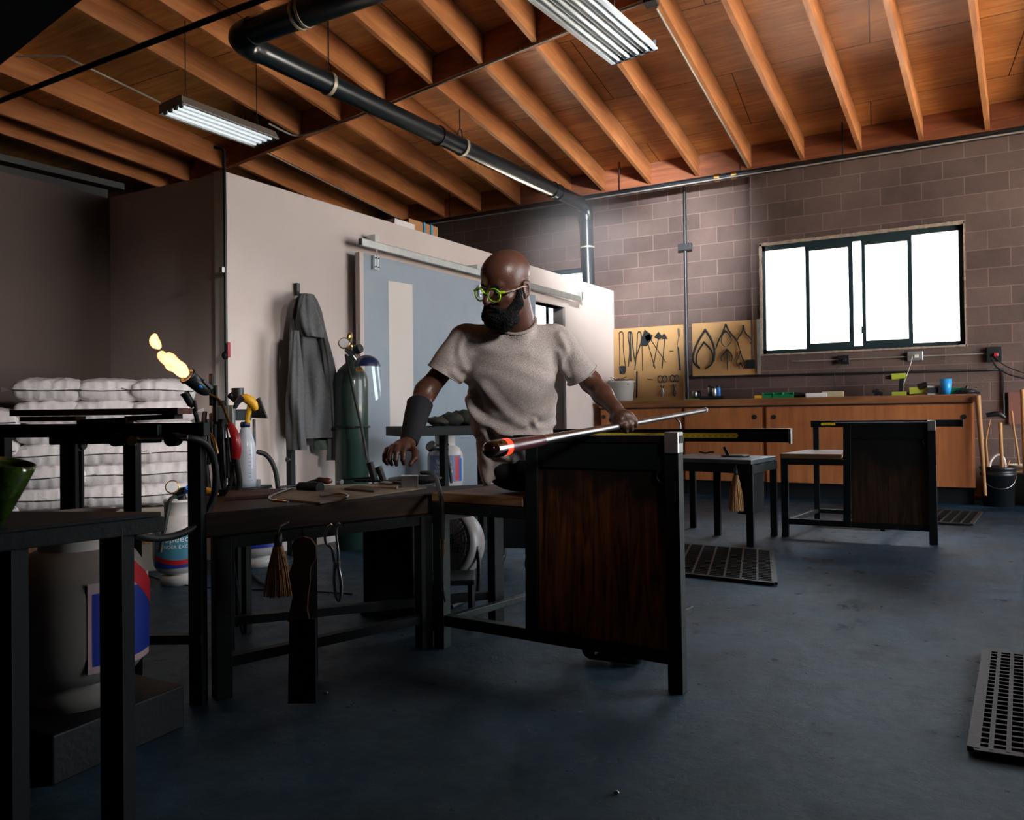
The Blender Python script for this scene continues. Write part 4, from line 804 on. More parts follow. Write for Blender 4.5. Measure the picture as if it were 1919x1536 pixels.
def SX(px, y): t = (px - 959.5)/F_PX; return y*(t*math.cos(YAW) - math.sin(YAW))/(math.cos(YAW) + t*math.sin(YAW))
sd = 10
cols = [(at(90, 900, 4.30)*V(1, 1, 0), 'left'), (at(200, 900, 4.43)*V(1, 1, 0), 'middle'), (at(306, 900, 4.56)*V(1, 1, 0), 'right')]
row = unit(cols[2][0] - cols[0][0]); bk = V(-row[1], row[0], 0); SA = math.atan2(row[1], row[0]); SR = rotz(SA)
cn = {'left': 'left column', 'middle': 'middle column', 'right': 'right column'}; PB = .40
cc_m = cols[1][0] + bk*.19 - row*.03
pl = thing('crate', 'pale wooden crate carrying the sack pile', 'crate', cc_m)
MB().box(cc_m + V(0, 0, PB/2), (1.0, .34, PB), SR).build('box', mat('pale board', (.30, .26, .21), .7, var=.2, scale=4), pl, bevel=.004)
MB().box(cc_m - bk*.175 + V(0, 0, .20), (1.0, .015, .05), SR).build('batten', M['seat_wood'], pl)
for r_ in range(6):
    for k, (c, nm) in enumerate(cols):
        sd += 1; rr = random.Random(sd)
        sack(c + bk*(.20 + rr.uniform(-.015, .015)) + row*(rr.uniform(-.012, .012) + (.01 if r_ % 2 else -.01)) + V(0, 0, PB + .004 + .131*r_), .385, .43, .160, SA + rr.uniform(-.04, .04), 'white sack, %s of the %s of the sack pile' % ({0: 'lowest', 1: 'second from bottom', 2: 'third from bottom', 3: 'fourth from bottom', 4: 'second from top', 5: 'topmost'}[r_], cn[nm]), sd)
cl = at(-38, 900, 4.15)*V(1, 1, 0) + bk*.2
for r_ in range(6):
    sd += 1; sack(cl + V(0, 0, .02 + .168*r_), .38, .42, .178, SA, 'white sack, %s of the stack cut by the left photo edge' % ['lowest', 'second from bottom', 'third from bottom', 'third from top', 'second from top', 'topmost'][r_], sd, 'white sacks at the left edge')

# ------------------------------------------------------------ gas tanks
M['shaded_enamel'] = mat('shaded white enamel', (.27, .245, .225), .45, var=.3, scale=4)  # white enamel darkened: the near tank's shade is put into its colour
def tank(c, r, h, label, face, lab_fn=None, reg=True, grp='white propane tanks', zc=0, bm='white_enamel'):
    t = thing('propane_tank', label, 'propane tank', c, grp)
    MB().lathe([(r*.70, 0), (r*.72, .0), (r*.72, .055), (r*.5, .06), (r*.8, .075), (r*.95, .11), (r, .16), (r, h*.68), (r*.96, h*.78), (r*.80, h*.88), (r*.5, h*.94), (r*.2, h*.96), (0, h*.965)], c, n=36).build('body', M[bm], t)
    mb = MB()
    for k in range(10):                                              # collar with hand holes
        a0 = 2*math.pi*k/12 + .3; a1 = a0 + .5
        for a, b in ((a0, a1),): mb.add([c + V(r*.55*math.cos(x), r*.55*math.sin(x), z) for x in (a, b) for z in (h*.92, h*1.14)], [(0, 1, 3, 2)], False)
    cr = MB().lathe([(r*.54, h*.92), (r*.54, h*1.12), (r*.57, h*1.14), (r*.6, h*1.12), (r*.6, h*1.10), (r*.57, h*1.10), (r*.57, h*.92)], c, n=28).build('collar', M['white_enamel'], t)
    MB().cyl(c + V(0, 0, h*.95), c + V(0, 0, h*1.08), .022, n=12).build('valve', M['brass'], t)
    f = unit(V(*face[:2], 0)); a0 = math.atan2(f[1], f[0])
    if lab_fn: lab_fn(t, c, r, h, a0)
    return t
def wrap(mb, c, r, a0, pts, n=1):                                      # outline in (angle, height) wrapped on the tank side
    mb.add([c + V(r*math.cos(a0 + a), r*math.sin(a0 + a), z) for a, z in pts], [tuple(range(len(pts)))], False)
def band(c, r, a0, a1, zf, zt_, m, t, name='label', n=24):
    mb = MB(); A__ = np.linspace(a0, a1, n); vs = []
    for a in A__: vs += [c + V(r*math.cos(a), r*math.sin(a), zf(a)), c + V(r*math.cos(a), r*math.sin(a), zt_(a))]
    mb.add(vs, [(2*i, 2*i + 2, 2*i + 3, 2*i + 1) for i in range(n - 1)], False); return mb.build(name, M[m], t)
def wrap_text(mb, txt, c, r, a0, z, size):
    b = MB(); b.text(txt, V(0, 0, 0), V(1, 0, 0), V(0, 0, 1), size)
    b.warp(lambda p: c + V(r*math.cos(a0 + p[0]/r), r*math.sin(a0 + p[0]/r), z + p[2])); mb.add(b.v, b.f); return mb
def lab1(t, c, r, h, a0):
    band(c, r + .001, a0 - 1.1, a0 + 1.1, lambda a: h*.34, lambda a: h*.72, 'teal_label', t)
    band(c, r + .0015, a0 - 1.1, a0 + 1.1, lambda a: h*.30 + .05*(math.cos((a - a0)*1.4)*-1 + 1)*.6, lambda a: h*.36 + .05*(math.cos((a - a0)*1.4)*-1 + 1)*.6, 'red_label', t, 'red_stripe')
    band(c, r + .001, a0 - 1.1, a0 + 1.1, lambda a: h*.26, lambda a: h*.34, 'blue_label', t, 'blue_stripe')
    mb = MB(); wrap_text(mb, 'Speedy', c, r + .002, a0, h*.60, .055); wrap_text(mb, 'CYLINDER EXCHANGE', c, r + .002, a0, h*.515, .028); mb.build('lettering', M['white_label'], t)
def tocam(c): return (CAM - V(c))[:2]
c = at(336, 1000, 4.22)*V(1, 1, 0); tank(c, .142, .43, 'white propane tank with teal lettered label, below the pile of sacks', tocam(c), lab1)
tA = c
c = at(486, 1000, 4.72)*V(1, 1, 0)
def lab2(t, c, r, h, a0):
    band(c, r + .001, a0 - 1.1, a0 + 1.1, lambda a: h*.30, lambda a: h*.70, 'blue_label', t)
    band(c, r + .0015, a0 - .9, a0 + .9, lambda a: h*.42 + .05*math.sin((a - a0)*2), lambda a: h*.52 + .05*math.sin((a - a0)*2), 'red_label', t, 'red_stripe')
    mb = MB(); wrap_text(mb, 'Speedy', c, r + .002, a0, h*.58, .05); mb.build('lettering', M['white_label'], t)
tank(c, .155, .44, 'white propane tank standing on the floor behind the hanging brush', tocam(c), lab2); tB = c
c = at(835, 905, 6.05)*V(1, 1, 0); sb = thing('wooden_stand', 'low dark stand carrying the propane tank beside the sliding door', 'stand', c); MB().box(c + V(0, 0, .14), (.36, .36, .28)).build('body', M['black_steel'], sb, bevel=.005)
def lab3(t, c, r, h, a0):
    band(c, r + .001, a0 - 1.0, a0 + 1.0, lambda a: h*.30, lambda a: h*.76, 'label3', t)
    band(c, r + .0018, a0 + .55, a0 + .85, lambda a: h*.32, lambda a: h*.74, 'red_label', t, 'red_stripe')
    band(c, r + .0014, a0 + .85, a0 + 1.1, lambda a: h*.30, lambda a: h*.70, 'blue', t, 'blue_stripe')
    mb = MB(); wrap_text(mb, 'Speedy', c, r + .002, a0 - .1, h*.62, .045); wrap_text(mb, 'CYLINDER', c, r + .002, a0 - .1, h*.53, .03); wrap_text(mb, 'EXCHANGE', c, r + .002, a0 - .1, h*.46, .03); mb.build('lettering', M['white_label'], t)
M['label3'] = mat('grey blue label', (.16, .20, .34), .5)
tank(c + V(0, 0, .28), .150, .47, 'white propane tank with red stripe, seen between the mans right arm and hip', tocam(c), lab3); tC = c + V(0, 0, .28)
c = at(150, 1240, 2.14)*V(1, 1, 0); sb = thing('low_platform', 'low dark platform under the big near propane tank', 'platform', c); MB().box(c + V(0, 0, .065), (.40, .40, .13)).build('body', M['black_steel'], sb, bevel=.005)
def lab4(t, c, r, h, a0):
    band(c, r + .001, a0 + .10, a0 + 1.3, lambda a: h*.24, lambda a: h*.76, 'label4', t)
    band(c, r + .0016, a0 + .16, a0 + 1.35, lambda a: h*.28, lambda a: h*.70, 'blue_label', t, 'blue_panel')
    band(c, r + .0022, a0 + .65, a0 + 1.45, lambda a: h*(.80 - .34*(a - a0 - .6)), lambda a: h*(.92 - .30*(a - a0 - .6)), 'red_label', t, 'red_stripe')
M['label4'] = mat('pink label', (.50, .36, .38), .5)
tank(c + V(0, 0, .13), .185, .48, 'biggest white propane tank with blue and red label, behind the near table legs', tocam(c), lab4, bm='shaded_enamel')
# regulators and hoses
def gauge(mb_t, p, n, r=.032, m='white_label'):
    n = unit(n); MB().lathe([(0, -.012), (r, -.012), (r*1.08, .0), (r, .008), (r*.9, .006), (0, .006)], p, n, n=20).build('gauge_case', M['brass'], mb_t)
    MB().cyl(p + n*.0062, p + n*.0075, r*.88, n=20).build('gauge_face', M[m], mb_t)
c = at(338, 925, 4.2); rg = thing('regulator', 'brass pressure gauge and black regulator above the teal labelled tank', 'regulator', c)
gauge(rg, at(323, 912, 4.08), (CAM - c) + V(-.6, 0, .3), .036); mb = MB(); mb.cyl(at(328, 925, 4.15), at(350, 918, 4.15), .03, .02); mb.cyl(at(340, 925, 4.18), at(343, 948, 4.2), .022, .03); mb.build('body', M['plastic_black'], rg)
MB().cyl(at(350, 920, 4.12), at(354, 914, 4.10), .018).build('blue_knob', M['blue'], rg)
MB().tube([at(328, 930, 4.1), at(318, 935, 4.05), at(314, 960, 4.0), at(306, 1000, 3.98), at(300, 1035, 3.95)], .012, 8, sm=2).build('hose', M['rubber'], rg)
c = at(838, 838, 5.95); rg = thing('regulator', 'black valve with shiny fitting and hose on the tank beside the mans hip', 'regulator', c)
mb = MB(); mb.cyl(at(808, 838, 5.90), at(830, 838, 5.95), .028, .022); mb.cyl(at(826, 838, 5.95), at(838, 828, 5.95), .03, .03); mb.ell(at(833, 842, 5.93), .035); mb.build('body', M['dark_steel'], rg)
MB().cyl(at(806, 834, 5.88), at(810, 838, 5.90), .045, n=16).build('knob', M['plastic_black'], rg); MB().tube([at(835, 846, 5.83), at(842, 866, 5.78), at(846, 905, 5.78)], .012, 8, sm=2).build('hose', M['rubber'], rg)
# big green cylinder with regulator and face shield
c = at(660, 900, 5.30)*V(1, 1, 0); zt2 = float(at(660, 690, 5.3)[2]); r = .122
gc = thing('gas_cylinder', 'tall dark green gas cylinder chained against the sliding door', 'gas cylinder', c)
M['green_cyl'] = mat('dark green cylinder', (.018, .045, .035), .38, var=.3, scale=6, coat=.3)
MB().lathe([(0, 0), (r, 0), (r, zt2 - .10), (r*.94, zt2 - .05), (r*.7, zt2), (r*.34, zt2 + .04), (r*.30, zt2 + .09), (0, zt2 + .09)], c, n=36).build('body', M['green_cyl'], gc)
MB().cyl(c + V(0, 0, zt2 + .08), c + V(0, 0, zt2 + .17), .016).build('valve', M['brass'], gc)
mb = MB(); zc_ = float(at(660, 800, 5.2)[2]); mb.tube([c + V((r + .008)*math.cos(a), (r + .008)*math.sin(a), zc_) for a in np.linspace(0, 2*math.pi, 29)[:-1]], .008, 6, closed=True); mb.build('chain', M['dark_steel'], gc)
rg = thing('regulator', 'chrome twin gauge regulator on top of the green cylinder', 'regulator', at(655, 655, 5.2))
gauge(rg, at(645, 643, 5.18), CAM - c + V(-.5, 0, 0), .040); gauge(rg, at(655, 632, 5.25), V(-1, -.4, .2), .036)
mb = MB(); mb.cyl(at(650, 652, 5.2), at(668, 662, 5.2), .028, .022); mb.tube([at(648, 655, 5.2), at(662, 668, 5.2), at(668, 678, 5.25)], .014, 10); mb.cyl(at(660, 656, 5.18), at(672, 652, 5.16), .02, .03); mb.build('body', M['bare_steel'], rg)
MB().cyl(at(668, 655, 5.14), at(676, 652, 5.12), .036, .03).build('knob', M['plastic_black'], rg)
MB().tube([at(648, 665, 5.15), at(655, 700, 5.05), at(668, 760, 5.0), at(680, 810, 4.95), at(688, 862, 4.9)], .010, 8, sm=2).build('hose', M['rubber'], rg)
MB().tube([at(679, 805, 4.98), at(685, 840, 4.93), at(694, 880, 4.9), at(700, 905, 4.9)], .009, 8, sm=1).build('hose', M['rubber'], rg)
fsd = thing('face_shield', 'dark blue face shield with clear visor hanging on the green cylinder', 'face shield', at(690, 690, 5.1)); cc = at(688, 685, 5.08)
crown = MB(); vs = []; n_ = 18
Fr = np.array([_R0, -V(_F[0], _F[1], 0), V(0, 0, 1)]).T
for j in range(7):
    for i in range(n_ + 1):
        a = math.pi*(-.12 + 1.24*i/n_); e_ = j/6*math.pi/2.3; vs.append(cc + Fr @ V(.095*math.cos(a)*math.cos(e_), .11*math.sin(a)*math.cos(e_), .085*math.sin(e_) - .01))
crown.add(vs, [(j*(n_ + 1) + i, j*(n_ + 1) + i + 1, (j + 1)*(n_ + 1) + i + 1, (j + 1)*(n_ + 1) + i) for j in range(6) for i in range(n_)], False); crown.build('crown', mat('navy plastic', (.008, .018, .06), .3, coat=.4), fsd)
vz = MB(); vs = []
for j in range(6):
    for i in range(n_ + 1):
        a = math.pi*(0 + 1.0*i/n_); s_ = 1 - .10*j/5; vs.append(cc + Fr @ V((.095*math.cos(a) + .03*j/5)*s_, .12*math.sin(a)*s_, -.01 - .26*j/5*(1 - .25*math.cos(a)**2)))
vz.add(vs, [(j*(n_ + 1) + i, j*(n_ + 1) + i + 1, (j + 1)*(n_ + 1) + i + 1, (j + 1)*(n_ + 1) + i) for j in range(5) for i in range(n_)], False)
vm = bpy.data.materials.new('clear visor'); vm.use_nodes = True; q_ = vm.node_tree; t1 = q_.nodes.new('ShaderNodeBsdfTransparent'); t2_ = q_.nodes.new('ShaderNodeBsdfGlossy'); t2_.inputs['Roughness'].default_value = .15; t2_.inputs[0].default_value = (.8, .9, .9, 1); mx_ = q_.nodes.new('ShaderNodeMixShader'); mx_.inputs[0].default_value = .10
q_.links.new(t1.outputs[0], mx_.inputs[1]); q_.links.new(t2_.outputs[0], mx_.inputs[2]); q_.links.new(mx_.outputs[0], q_.nodes['Material Output'].inputs[0]); vz.build('visor', vm, fsd)
MB().box(cc + Fr @ V(-.03, .12, -.035), (.05, .02, .02), Fr).build('clip', M['brass'], fsd)

# ------------------------------------------------------------ left foreground: pipe rack, near table
def leg_px(px, d, z1, w, m, t, top=None, bottom=0.0, nm='leg'):
    c = at(px, 1000, d); b = V(c[0], c[1], bottom); a = V(c[0], c[1], z1); return MB().bar(b, a, w, w, _R0).build(nm, M[m], t, bevel=.002)
RD = 2.42; zr = float(at(100, 806, RD)[2])
rk = thing('pipe_rack', 'black steel rack of square tube crossing the left foreground', 'rack', at(200, 1000, RD)*V(1, 1, 0))
MB().bar(at(-60, 808, RD + .05), at(388, 804, RD), .045, .045).build('top_bar', M['black_steel'], rk, bevel=.002)
MB().bar(at(96, 816, RD - .05), at(300, 812, RD - .05), .03, .06).build('bracket', M['black_steel'], rk, bevel=.004)
leg_px(6, RD + .1, zr, .04, 'black_steel', rk); leg_px(136, RD, zr, .052, 'black_steel', rk); leg_px(249, RD + .25, zr, .045, 'black_steel', rk); leg_px(370, RD, zr, .045, 'black_steel', rk)
MB().bar(at(150, 1, RD)*V(1, 1, 0) + V(0, 0, .22), at(370, 1, RD)*V(1, 1, 0) + V(0, 0, .22), .03, .03).build('lower_rail', M['black_steel'], rk)
MB().cyl(at(151, 845, RD - .03), at(153, 980, RD - .03), .006).build('rod', M['black_steel'], rk)
for px in (221, 325): MB().cyl(at(px, 823, RD - .06) - V(_F)*.02, at(px, 823, RD - .06) + V(_F)*.02, .023, n=14).build('clamp_knob', M['plastic_black'], rk, bevel=.003)
MB().cyl(at(247, 826, RD - .09), at(248, 826, RD - .06), .016).build('brass_nut', M['brass'], rk)
MB().cyl(at(256, 821, RD - .07), at(352, 819, RD - .07), .007).build('thin_rod', M['bare_steel'], rk)
MB().cyl(at(152, 832, RD - .04), at(158, 832, RD - .04), .018).build('clamp_knob', M['plastic_black'], rk)
t = MB().bar(at(40, 774, RD - .02), at(347, 770, RD), .12, .020).build('scorched_plank', mat('scorched plank', (.16, .045, .025), .7, col2=(.010, .009, .009), scale=5)); tag(t, 'long scorched plank lying along the top of the black pipe rack', 'plank')
t = MB().bar(at(48, 785, RD - .02), at(151, 784, RD - .02), .06, .016).build('ochre_block', mat('ochre wood', (.30, .15, .04), .7, var=.5)); tag(t, 'short ochre wooden block under the left end of the scorched plank', 'block')
mb = MB(); mb.bar(at(152, 792, RD), at(243, 788, RD), .05, .022); t = mb.build('dark_wood_block', mat('dark reddish wood', (.10, .03, .02), .7, var=.7)); tag(t, 'dark wooden block under the middle of the scorched plank', 'block')
mb = MB(); mb.bar(at(242, 784, RD + .02), at(335, 780, RD + .02), .06, .016); t = mb.build('dark_wood_block', M['black_steel']); tag(t, 'black block under the right end of the scorched plank', 'block')
# hose bending down from the rack
hs = MB(); hs.tube([at(330, 819, RD - .07), at(365, 820, RD - .05), at(388, 832, RD), at(402, 862, RD + .05), at(406, 900, RD + .05), at(398, 945, RD + .05), at(370, 985, RD), at(330, 1005, RD - .1), at(280, 1010, RD - .2), at(250, 1000, RD - .3)], .012, 10, sm=2)
tag(hs.build('rubber_hose', M['rubber']), 'black rubber hose curving down beside the right post of the pipe rack', 'hose')

ND = 1.50
nt_ = thing('near_table', 'blurred black steel table corner in the bottom left foreground', 'table', at(120, 1100, 1.4)*V(1, 1, 0))
a = at(302, 962, 1.62); zz = a[2]
b = onz(-60, 1004, zz); cc_ = onz(-160, 960, zz); dd_ = onz(250, 945, zz)
mb = MB(); mb.prism([(p[0], p[1]) for p in (a, b, cc_)], (0, 0, zz - .008), (1, 0, 0), (0, 1, 0), .012); mb.build('top_plate', M['black_steel'], nt_, bevel=.001)
MB().bar(a + V(0, 0, -.022), b + V(0, 0, -.018), .03, .034).build('edge_rail', M['black_steel'], nt_, bevel=.002)
for px, d in ((219, 1.56), (14, 1.40)): leg_px(px, d, zz - .02, .050, 'black_steel', nt_)
# green glass piece
M['green_glass'] = mat('green speckled glass', (.05, .11, .01), .12, col2=(.004, .012, .006), scale=22, coat=.8, spec=.8)
gp = at(12, 905, 1.42); g_ = MB(); g_.lathe([(.0, -.10), (.012, -.09), (.024, -.05), (.034, -.01), (.042, .025), (.043, .038), (.040, .038), (.037, .02), (.02, -.05), (0, -.08)], gp + V(0, 0, .005), (.25, .1, 1), n=28)
gl = thing('glass_vessel', 'green speckled glass vessel at the left edge above the near table', 'glass vessel', gp - V(0, 0, .1)); g_.build('bowl', M['green_glass'], gl)
MB().cyl(gp + V(-.03, 0, -.115), gp + V(-.06, 0, -.20), .012).build('holder', M['black_steel'], gl)

# ------------------------------------------------------------ torch stand behind the tool table
TD = 3.2
ts = thing('torch_stand', 'black post with grey bracket and hooks holding the torches beside the tool table', 'stand', at(418, 1000, TD)*V(1, 1, 0))
leg_px(412, TD, float(at(412, 750, TD)[2]), .045, 'black_steel', ts, nm='post'); leg_px(440, TD + .12, float(at(440, 820, TD)[2]), .045, 'black_steel', ts, nm='post')
MB().box(at(414, 773, TD - .03), (.075, .012, .06), Fr).build('bracket', M['galv'], ts, bevel=.003); MB().box(at(433, 780, TD - .02), (.03, .03, .10), Fr).build('bracket', M['galv'], ts, bevel=.003)
MB().box(at(452, 777, TD + .02), (.09, .012, .05), Fr).build('bracket', mat('bluish plate', (.14, .19, .22), .45, .4), ts, bevel=.003)
for px, py0, py1 in ((396, 700, 760), (403, 722, 790)): MB().bar(at(px, py0, TD - .05), at(px + 1, py1, TD - .05), .012, .02).build('hook', M['black_steel'], ts, bevel=.002)
MB().cyl(at(445, 727, TD), at(446, 745, TD), .026, n=18).build('socket_cup', M['plastic_black'], ts, bevel=.004)
MB().cyl(at(430, 739, TD - .02), at(442, 750, TD), .014).build('elbow_joint', M['dark_steel'], ts)
MB().prism([(-.05, 0), (.055, -.005), (.02, .09), (-.02, .06)], at(480, 782, TD + .06), _R0, V(0, 0, 1), .02).build('black_wedge', M['plastic_black'], ts)
leg_px(478, TD + .06, float(at(478, 785, TD)[2]), .012, 'bare_steel', ts, bottom=.45, nm='rod'); MB().box(at(480, 905, TD + .05), (.035, .03, .035), Fr).build('clamp', M['galv'], ts, bevel=.003)
# main torch
tc_ = thing('gas_torch', 'big black gas torch with blue sticker, flame shooting from its mouth', 'torch', at(370, 718, TD - .12))
t0 = at(351, 704, TD - .16); t1_ = at(398, 742, TD - .06); td = unit(t1_ - t0)
mb = MB(); mb.lathe([(.031, -.002), (.038, -.002), (.038, .006), (.032, .010), (.031, .05), (.030, .09), (.023, .112), (.011, .126), (0, .127)], t0, td, n=28); mb.build('torch_head', M['plastic_black'], tc_)
MB().lathe([(0, .03), (.031, .03), (.031, -.002)], t0, td, n=24).build('mouth', M['dark_steel'], tc_)
cb_ = t0 + td*.062; nn = unit(np.cross(td, V(_R)) + 0); sd_ = unit((CAM - cb_) - td*((CAM - cb_) @ td)); MB().ell(cb_ + sd_*.0295, (.011, .006, .0025), np.array([td, np.cross(sd_, td), sd_]).T).build('sticker', mat('blue sticker', (.01, .25, .8), .3), tc_)
mb = MB(); mb.bar(at(381, 712, TD - .13), at(397, 728, TD - .1), .012, .012); mb.build('lever', M['dark_steel'], tc_)
MB().tube([t1_ - td*.01, at(410, 748, TD - .06), at(420, 765, TD - .08), at(425, 782, TD - .10), at(433, 800, TD - .12)], .0065, 8, sm=2).build('brass_neck', M['brass'], tc_)
MB().tube([at(431, 795, TD - .12), at(441, 815, TD - .14), at(444, 840, TD - .14), at(442, 858, TD - .13)], [.012, .019, .021, .017], 12, sm=1).build('red_grip', M['red'], tc_)
MB().tube([at(442, 856, TD - .13), at(446, 880, TD - .12), at(450, 905, TD - .10), at(446, 925, TD - .10)], .012, 8, sm=1).build('hose_tail', M['rubber'], tc_)
MB().tube([at(424, 795, TD - .12), at(428, 830, TD - .16), at(431, 865, TD - .16)], .004, 6, sm=1).build('trigger', M['dark_steel'], tc_)
# flame (burning gas gives off its own light)
fm = bpy.data.materials.new('burning gas'); fm.use_nodes = True; nt = fm.node_tree; nt.nodes.clear(); Nn = nt.nodes; Ll = nt.links
ou = Nn.new('ShaderNodeOutputMaterial'); em = Nn.new('ShaderNodeEmission'); trn = Nn.new('ShaderNodeBsdfTransparent'); lw = Nn.new('ShaderNodeLayerWeight'); lw.inputs[0].default_value = .35
rp = Nn.new('ShaderNodeValToRGB'); Ll.new(lw.outputs['Facing'], rp.inputs[0]); rp.color_ramp.elements[0].color = (1, .72, .38, 1); rp.color_ramp.elements[1].color = (1, .22, .03, 1); rp.color_ramp.elements[1].position = .9
Ll.new(rp.outputs[0], em.inputs[0]); em.inputs[1].default_value = .75
rq = Nn.new('ShaderNodeValToRGB'); Ll.new(lw.outputs['Facing'], rq.inputs[0]); rq.color_ramp.elements[0].position = .5; rq.color_ramp.elements[0].color = (0, 0, 0, 1); rq.color_ramp.elements[1].position = .95; rq.color_ramp.elements[1].color = (.85, .85, .85, 1)
ms = Nn.new('ShaderNodeMixShader'); Ll.new(rq.outputs[0], ms.inputs[0]); Ll.new(em.outputs[0], ms.inputs[1]); Ll.new(trn.outputs[0], ms.inputs[2]); Ll.new(ms.outputs[0], ou.inputs[0])
fl = MB(); fl.tube([at(351, 704, TD - .16), at(343, 692, TD - .17), at(334, 684, TD - .17), at(322, 676, TD - .17), at(310, 671, TD - .17), at(303, 664, TD - .17), at(303, 658, TD - .17)], [.012, .017, .022, .028, .030, .018, .002], 18, sm=3)
fl.tube([at(353, 707, TD - .16), at(340, 701, TD - .17), at(326, 692, TD - .17), at(314, 688, TD - .17), at(306, 680, TD - .17)], [.006, .013, .015, .010, .002], 12, sm=2)
fl.tube([at(350, 700, TD - .16), at(338, 686, TD - .16), at(326, 672, TD - .16), at(312, 664, TD - .16)], [.008, .013, .013, .002], 12, sm=2)
fl.warp(lambda p: p + .003*V(math.sin(p[2]*90 + p[0]*60), math.sin(p[0]*70), math.sin(p[0]*110 + p[1]*50)))
o = fl.build('torch_flame', fm); tag(o, 'orange white torch flame licking out of the black gas torch', 'flame')
fl = MB(); fl.tube([at(301, 652, TD - .17), at(294, 646, TD - .17), at(289, 638, TD - .17), at(290, 630, TD - .17), at(292, 625, TD - .17)], [.004, .018, .022, .013, .003], 16, sm=2)
fl.tube([at(300, 653, TD - .17), at(289, 648, TD - .17), at(281, 641, TD - .17)], [.003, .012, .003], 12, sm=2)
o = fl.build('torch_flame', fm); tag(o, 'small detached tuft of flame floating above the main torch flame', 'flame')
lt = bpy.data.lights.new('flame_glow', 'POINT'); lt.energy = 3.5; lt.color = (1, .45, .15); lt.shadow_soft_size = .04; lo_ = bpy.data.objects.new('flame_glow', lt); COL.objects.link(lo_); lo_.location = tuple(at(318, 676, TD - .17))
# small torch
st_ = thing('small_torch', 'small black torch head pointing left below the burning torch', 'torch', at(362, 760, TD - .1))
t0 = at(346, 736, TD - .12); t1_ = at(363, 765, TD - .1); td = unit(t1_ - t0); MB().lathe([(.017, -.002), (.020, -.002), (.020, .004), (.017, .008), (.0165, .055), (.008, .07), (0, .07)], t0, td, n=22).build('torch_head', M['plastic_black'], st_)
MB().tube([t1_, at(368, 780, TD - .1), at(372, 800, TD - .08)], .010, 8, sm=1).build('neck', M['black_steel'], st_); MB().bar(at(364, 750, TD - .11), at(368, 770, TD - .11), .008, .012).build('lever', M['black_steel'], st_)
# tangle of hoses and hand tools hanging from the stand
random.seed(5)
def hose(pts, r, lab, m='rubber'):
    mb = MB(); mb.tube([at(*p) for p in pts], r, 8, sm=2); tag(mb.build('rubber_hose', M[m]), lab, 'hose')
hose([(384, 772, TD), (378, 820, TD - .05), (388, 880, TD - .05), (392, 930, TD - .08), (372, 985, TD - .2)], .011, 'black hose hanging straight down at the left of the torch stand')
hose([(396, 775, TD - .02), (398, 830, TD - .07), (408, 900, TD - .07), (420, 960, TD - .05), (438, 1060, TD + .02), (446, 1150, TD), (470, 1235, TD)], .009, 'long thin black hose trailing from the torch stand to the floor')
hose([(440, 870, TD - .1), (432, 905, TD - .1), (424, 930, TD - .1)], .010, 'short hose stub behind the red torch grip')
hose([(482, 846, TD + .06), (502, 852, TD + .09), (517, 880, TD + .10), (521, 915, TD + .09)], .011, 'black hose arching against the white wall right of the spray bottle')
hose([(388, 805, TD - .12), (402, 822, TD - .14), (408, 850, TD - .15)], .006, 'thin reddish metal line bending beside the rack', 'brass')
for i, (px, y0, y1, lab) in enumerate(((378, 790, 905, 'leftmost thin iron tool hanging at the torch stand'), (388, 785, 870, 'second thin iron tool hanging at the torch stand'), (402, 795, 915, 'third thin iron tool hanging at the torch stand'), (416, 800, 905, 'fourth thin iron tool hanging at the torch stand'), (424, 820, 895, 'fifth thin iron tool hanging nearest the red grip'))):
    mb = MB(); p, q = at(px, y0, TD - .05 - .02*i), at(px + 3, y1, TD - .05 - .02*i); mb.tube([p, (p + q)/2 + V(.004, 0, 0), q], [.009, .006, .008], 8, sm=1); tag(mb.build('iron_tool', M['dark_steel'] if i % 2 else M['black_steel']), lab, 'hand tool', 'iron tools at the torch stand')
# spray bottle
sbt = thing('spray_bottle', 'translucent spray bottle with yellow trigger head standing behind the tool table', 'spray bottle', at(458, 912, TD + .02))
SD = TD + .02; zb = float(at(458, 912, SD)[2]); cx_ = at(460, 900, SD)
k_ = SD/F_PX; cz = V(cx_[0], cx_[1], 0); B0 = float(at(460, 905, SD)[2])
def bz(py): return float(at(462, py, SD)[2])
M['spray'] = mat('milky plastic', (.55, .60, .68), .3, trans=.0, coat=.2)
cS = at(460, 860, SD); cS = V(cS[0], cS[1], 0)
MB().lathe([(0, bz(912)), (18*k_, bz(912)), (19*k_, bz(900)), (19*k_, bz(838)), (15*k_, bz(822)), (9*k_, bz(806)), (6.5*k_, bz(797)), (0, bz(797))], cS, n=26).build('bottle', M['spray'], sbt)
MB().lathe([(0, bz(800)), (9*k_, bz(800)), (9*k_, bz(793)), (7*k_, bz(790)), (0, bz(790))], cS, n=20).build('collar', mat('navy plastic ring', (.01, .015, .05), .4), sbt)
tp_ = at(464, 790, SD)
hd = MB(); hd.tube([at(464, 792, SD), at(466, 772, SD), at(469, 760, SD - .005)], [.013, .012, .014], 12, sm=1)
hd.tube([at(452, 745, SD - .02), at(462, 746, SD - .02), at(474, 755, SD - .01), at(480, 768, SD)], [.012, .022, .021, .010], 14, sm=1); hd.build('trigger_head', M['yellow'], sbt)
MB().tube([at(455, 745, SD - .03), at(445, 752, SD - .04), at(440, 765, SD - .05)], [.017, .014, .007], 10, sm=1).build('nozzle', mat('navy nozzle', (.012, .016, .03), .4), sbt)
a0 = math.atan2(*(CAM - cS)[1::-1]) if False else math.atan2((CAM - cS)[1], (CAM - cS)[0])
mb = MB(); rr_ = 19.2*k_; wrap(mb, cS, rr_, a0, [(-.75, bz(846)), (-.2, bz(846)), (-.75, bz(858))]); mb.build('label', mat('label blue', (.02, .12, .55), .4), sbt)
mb = MB()
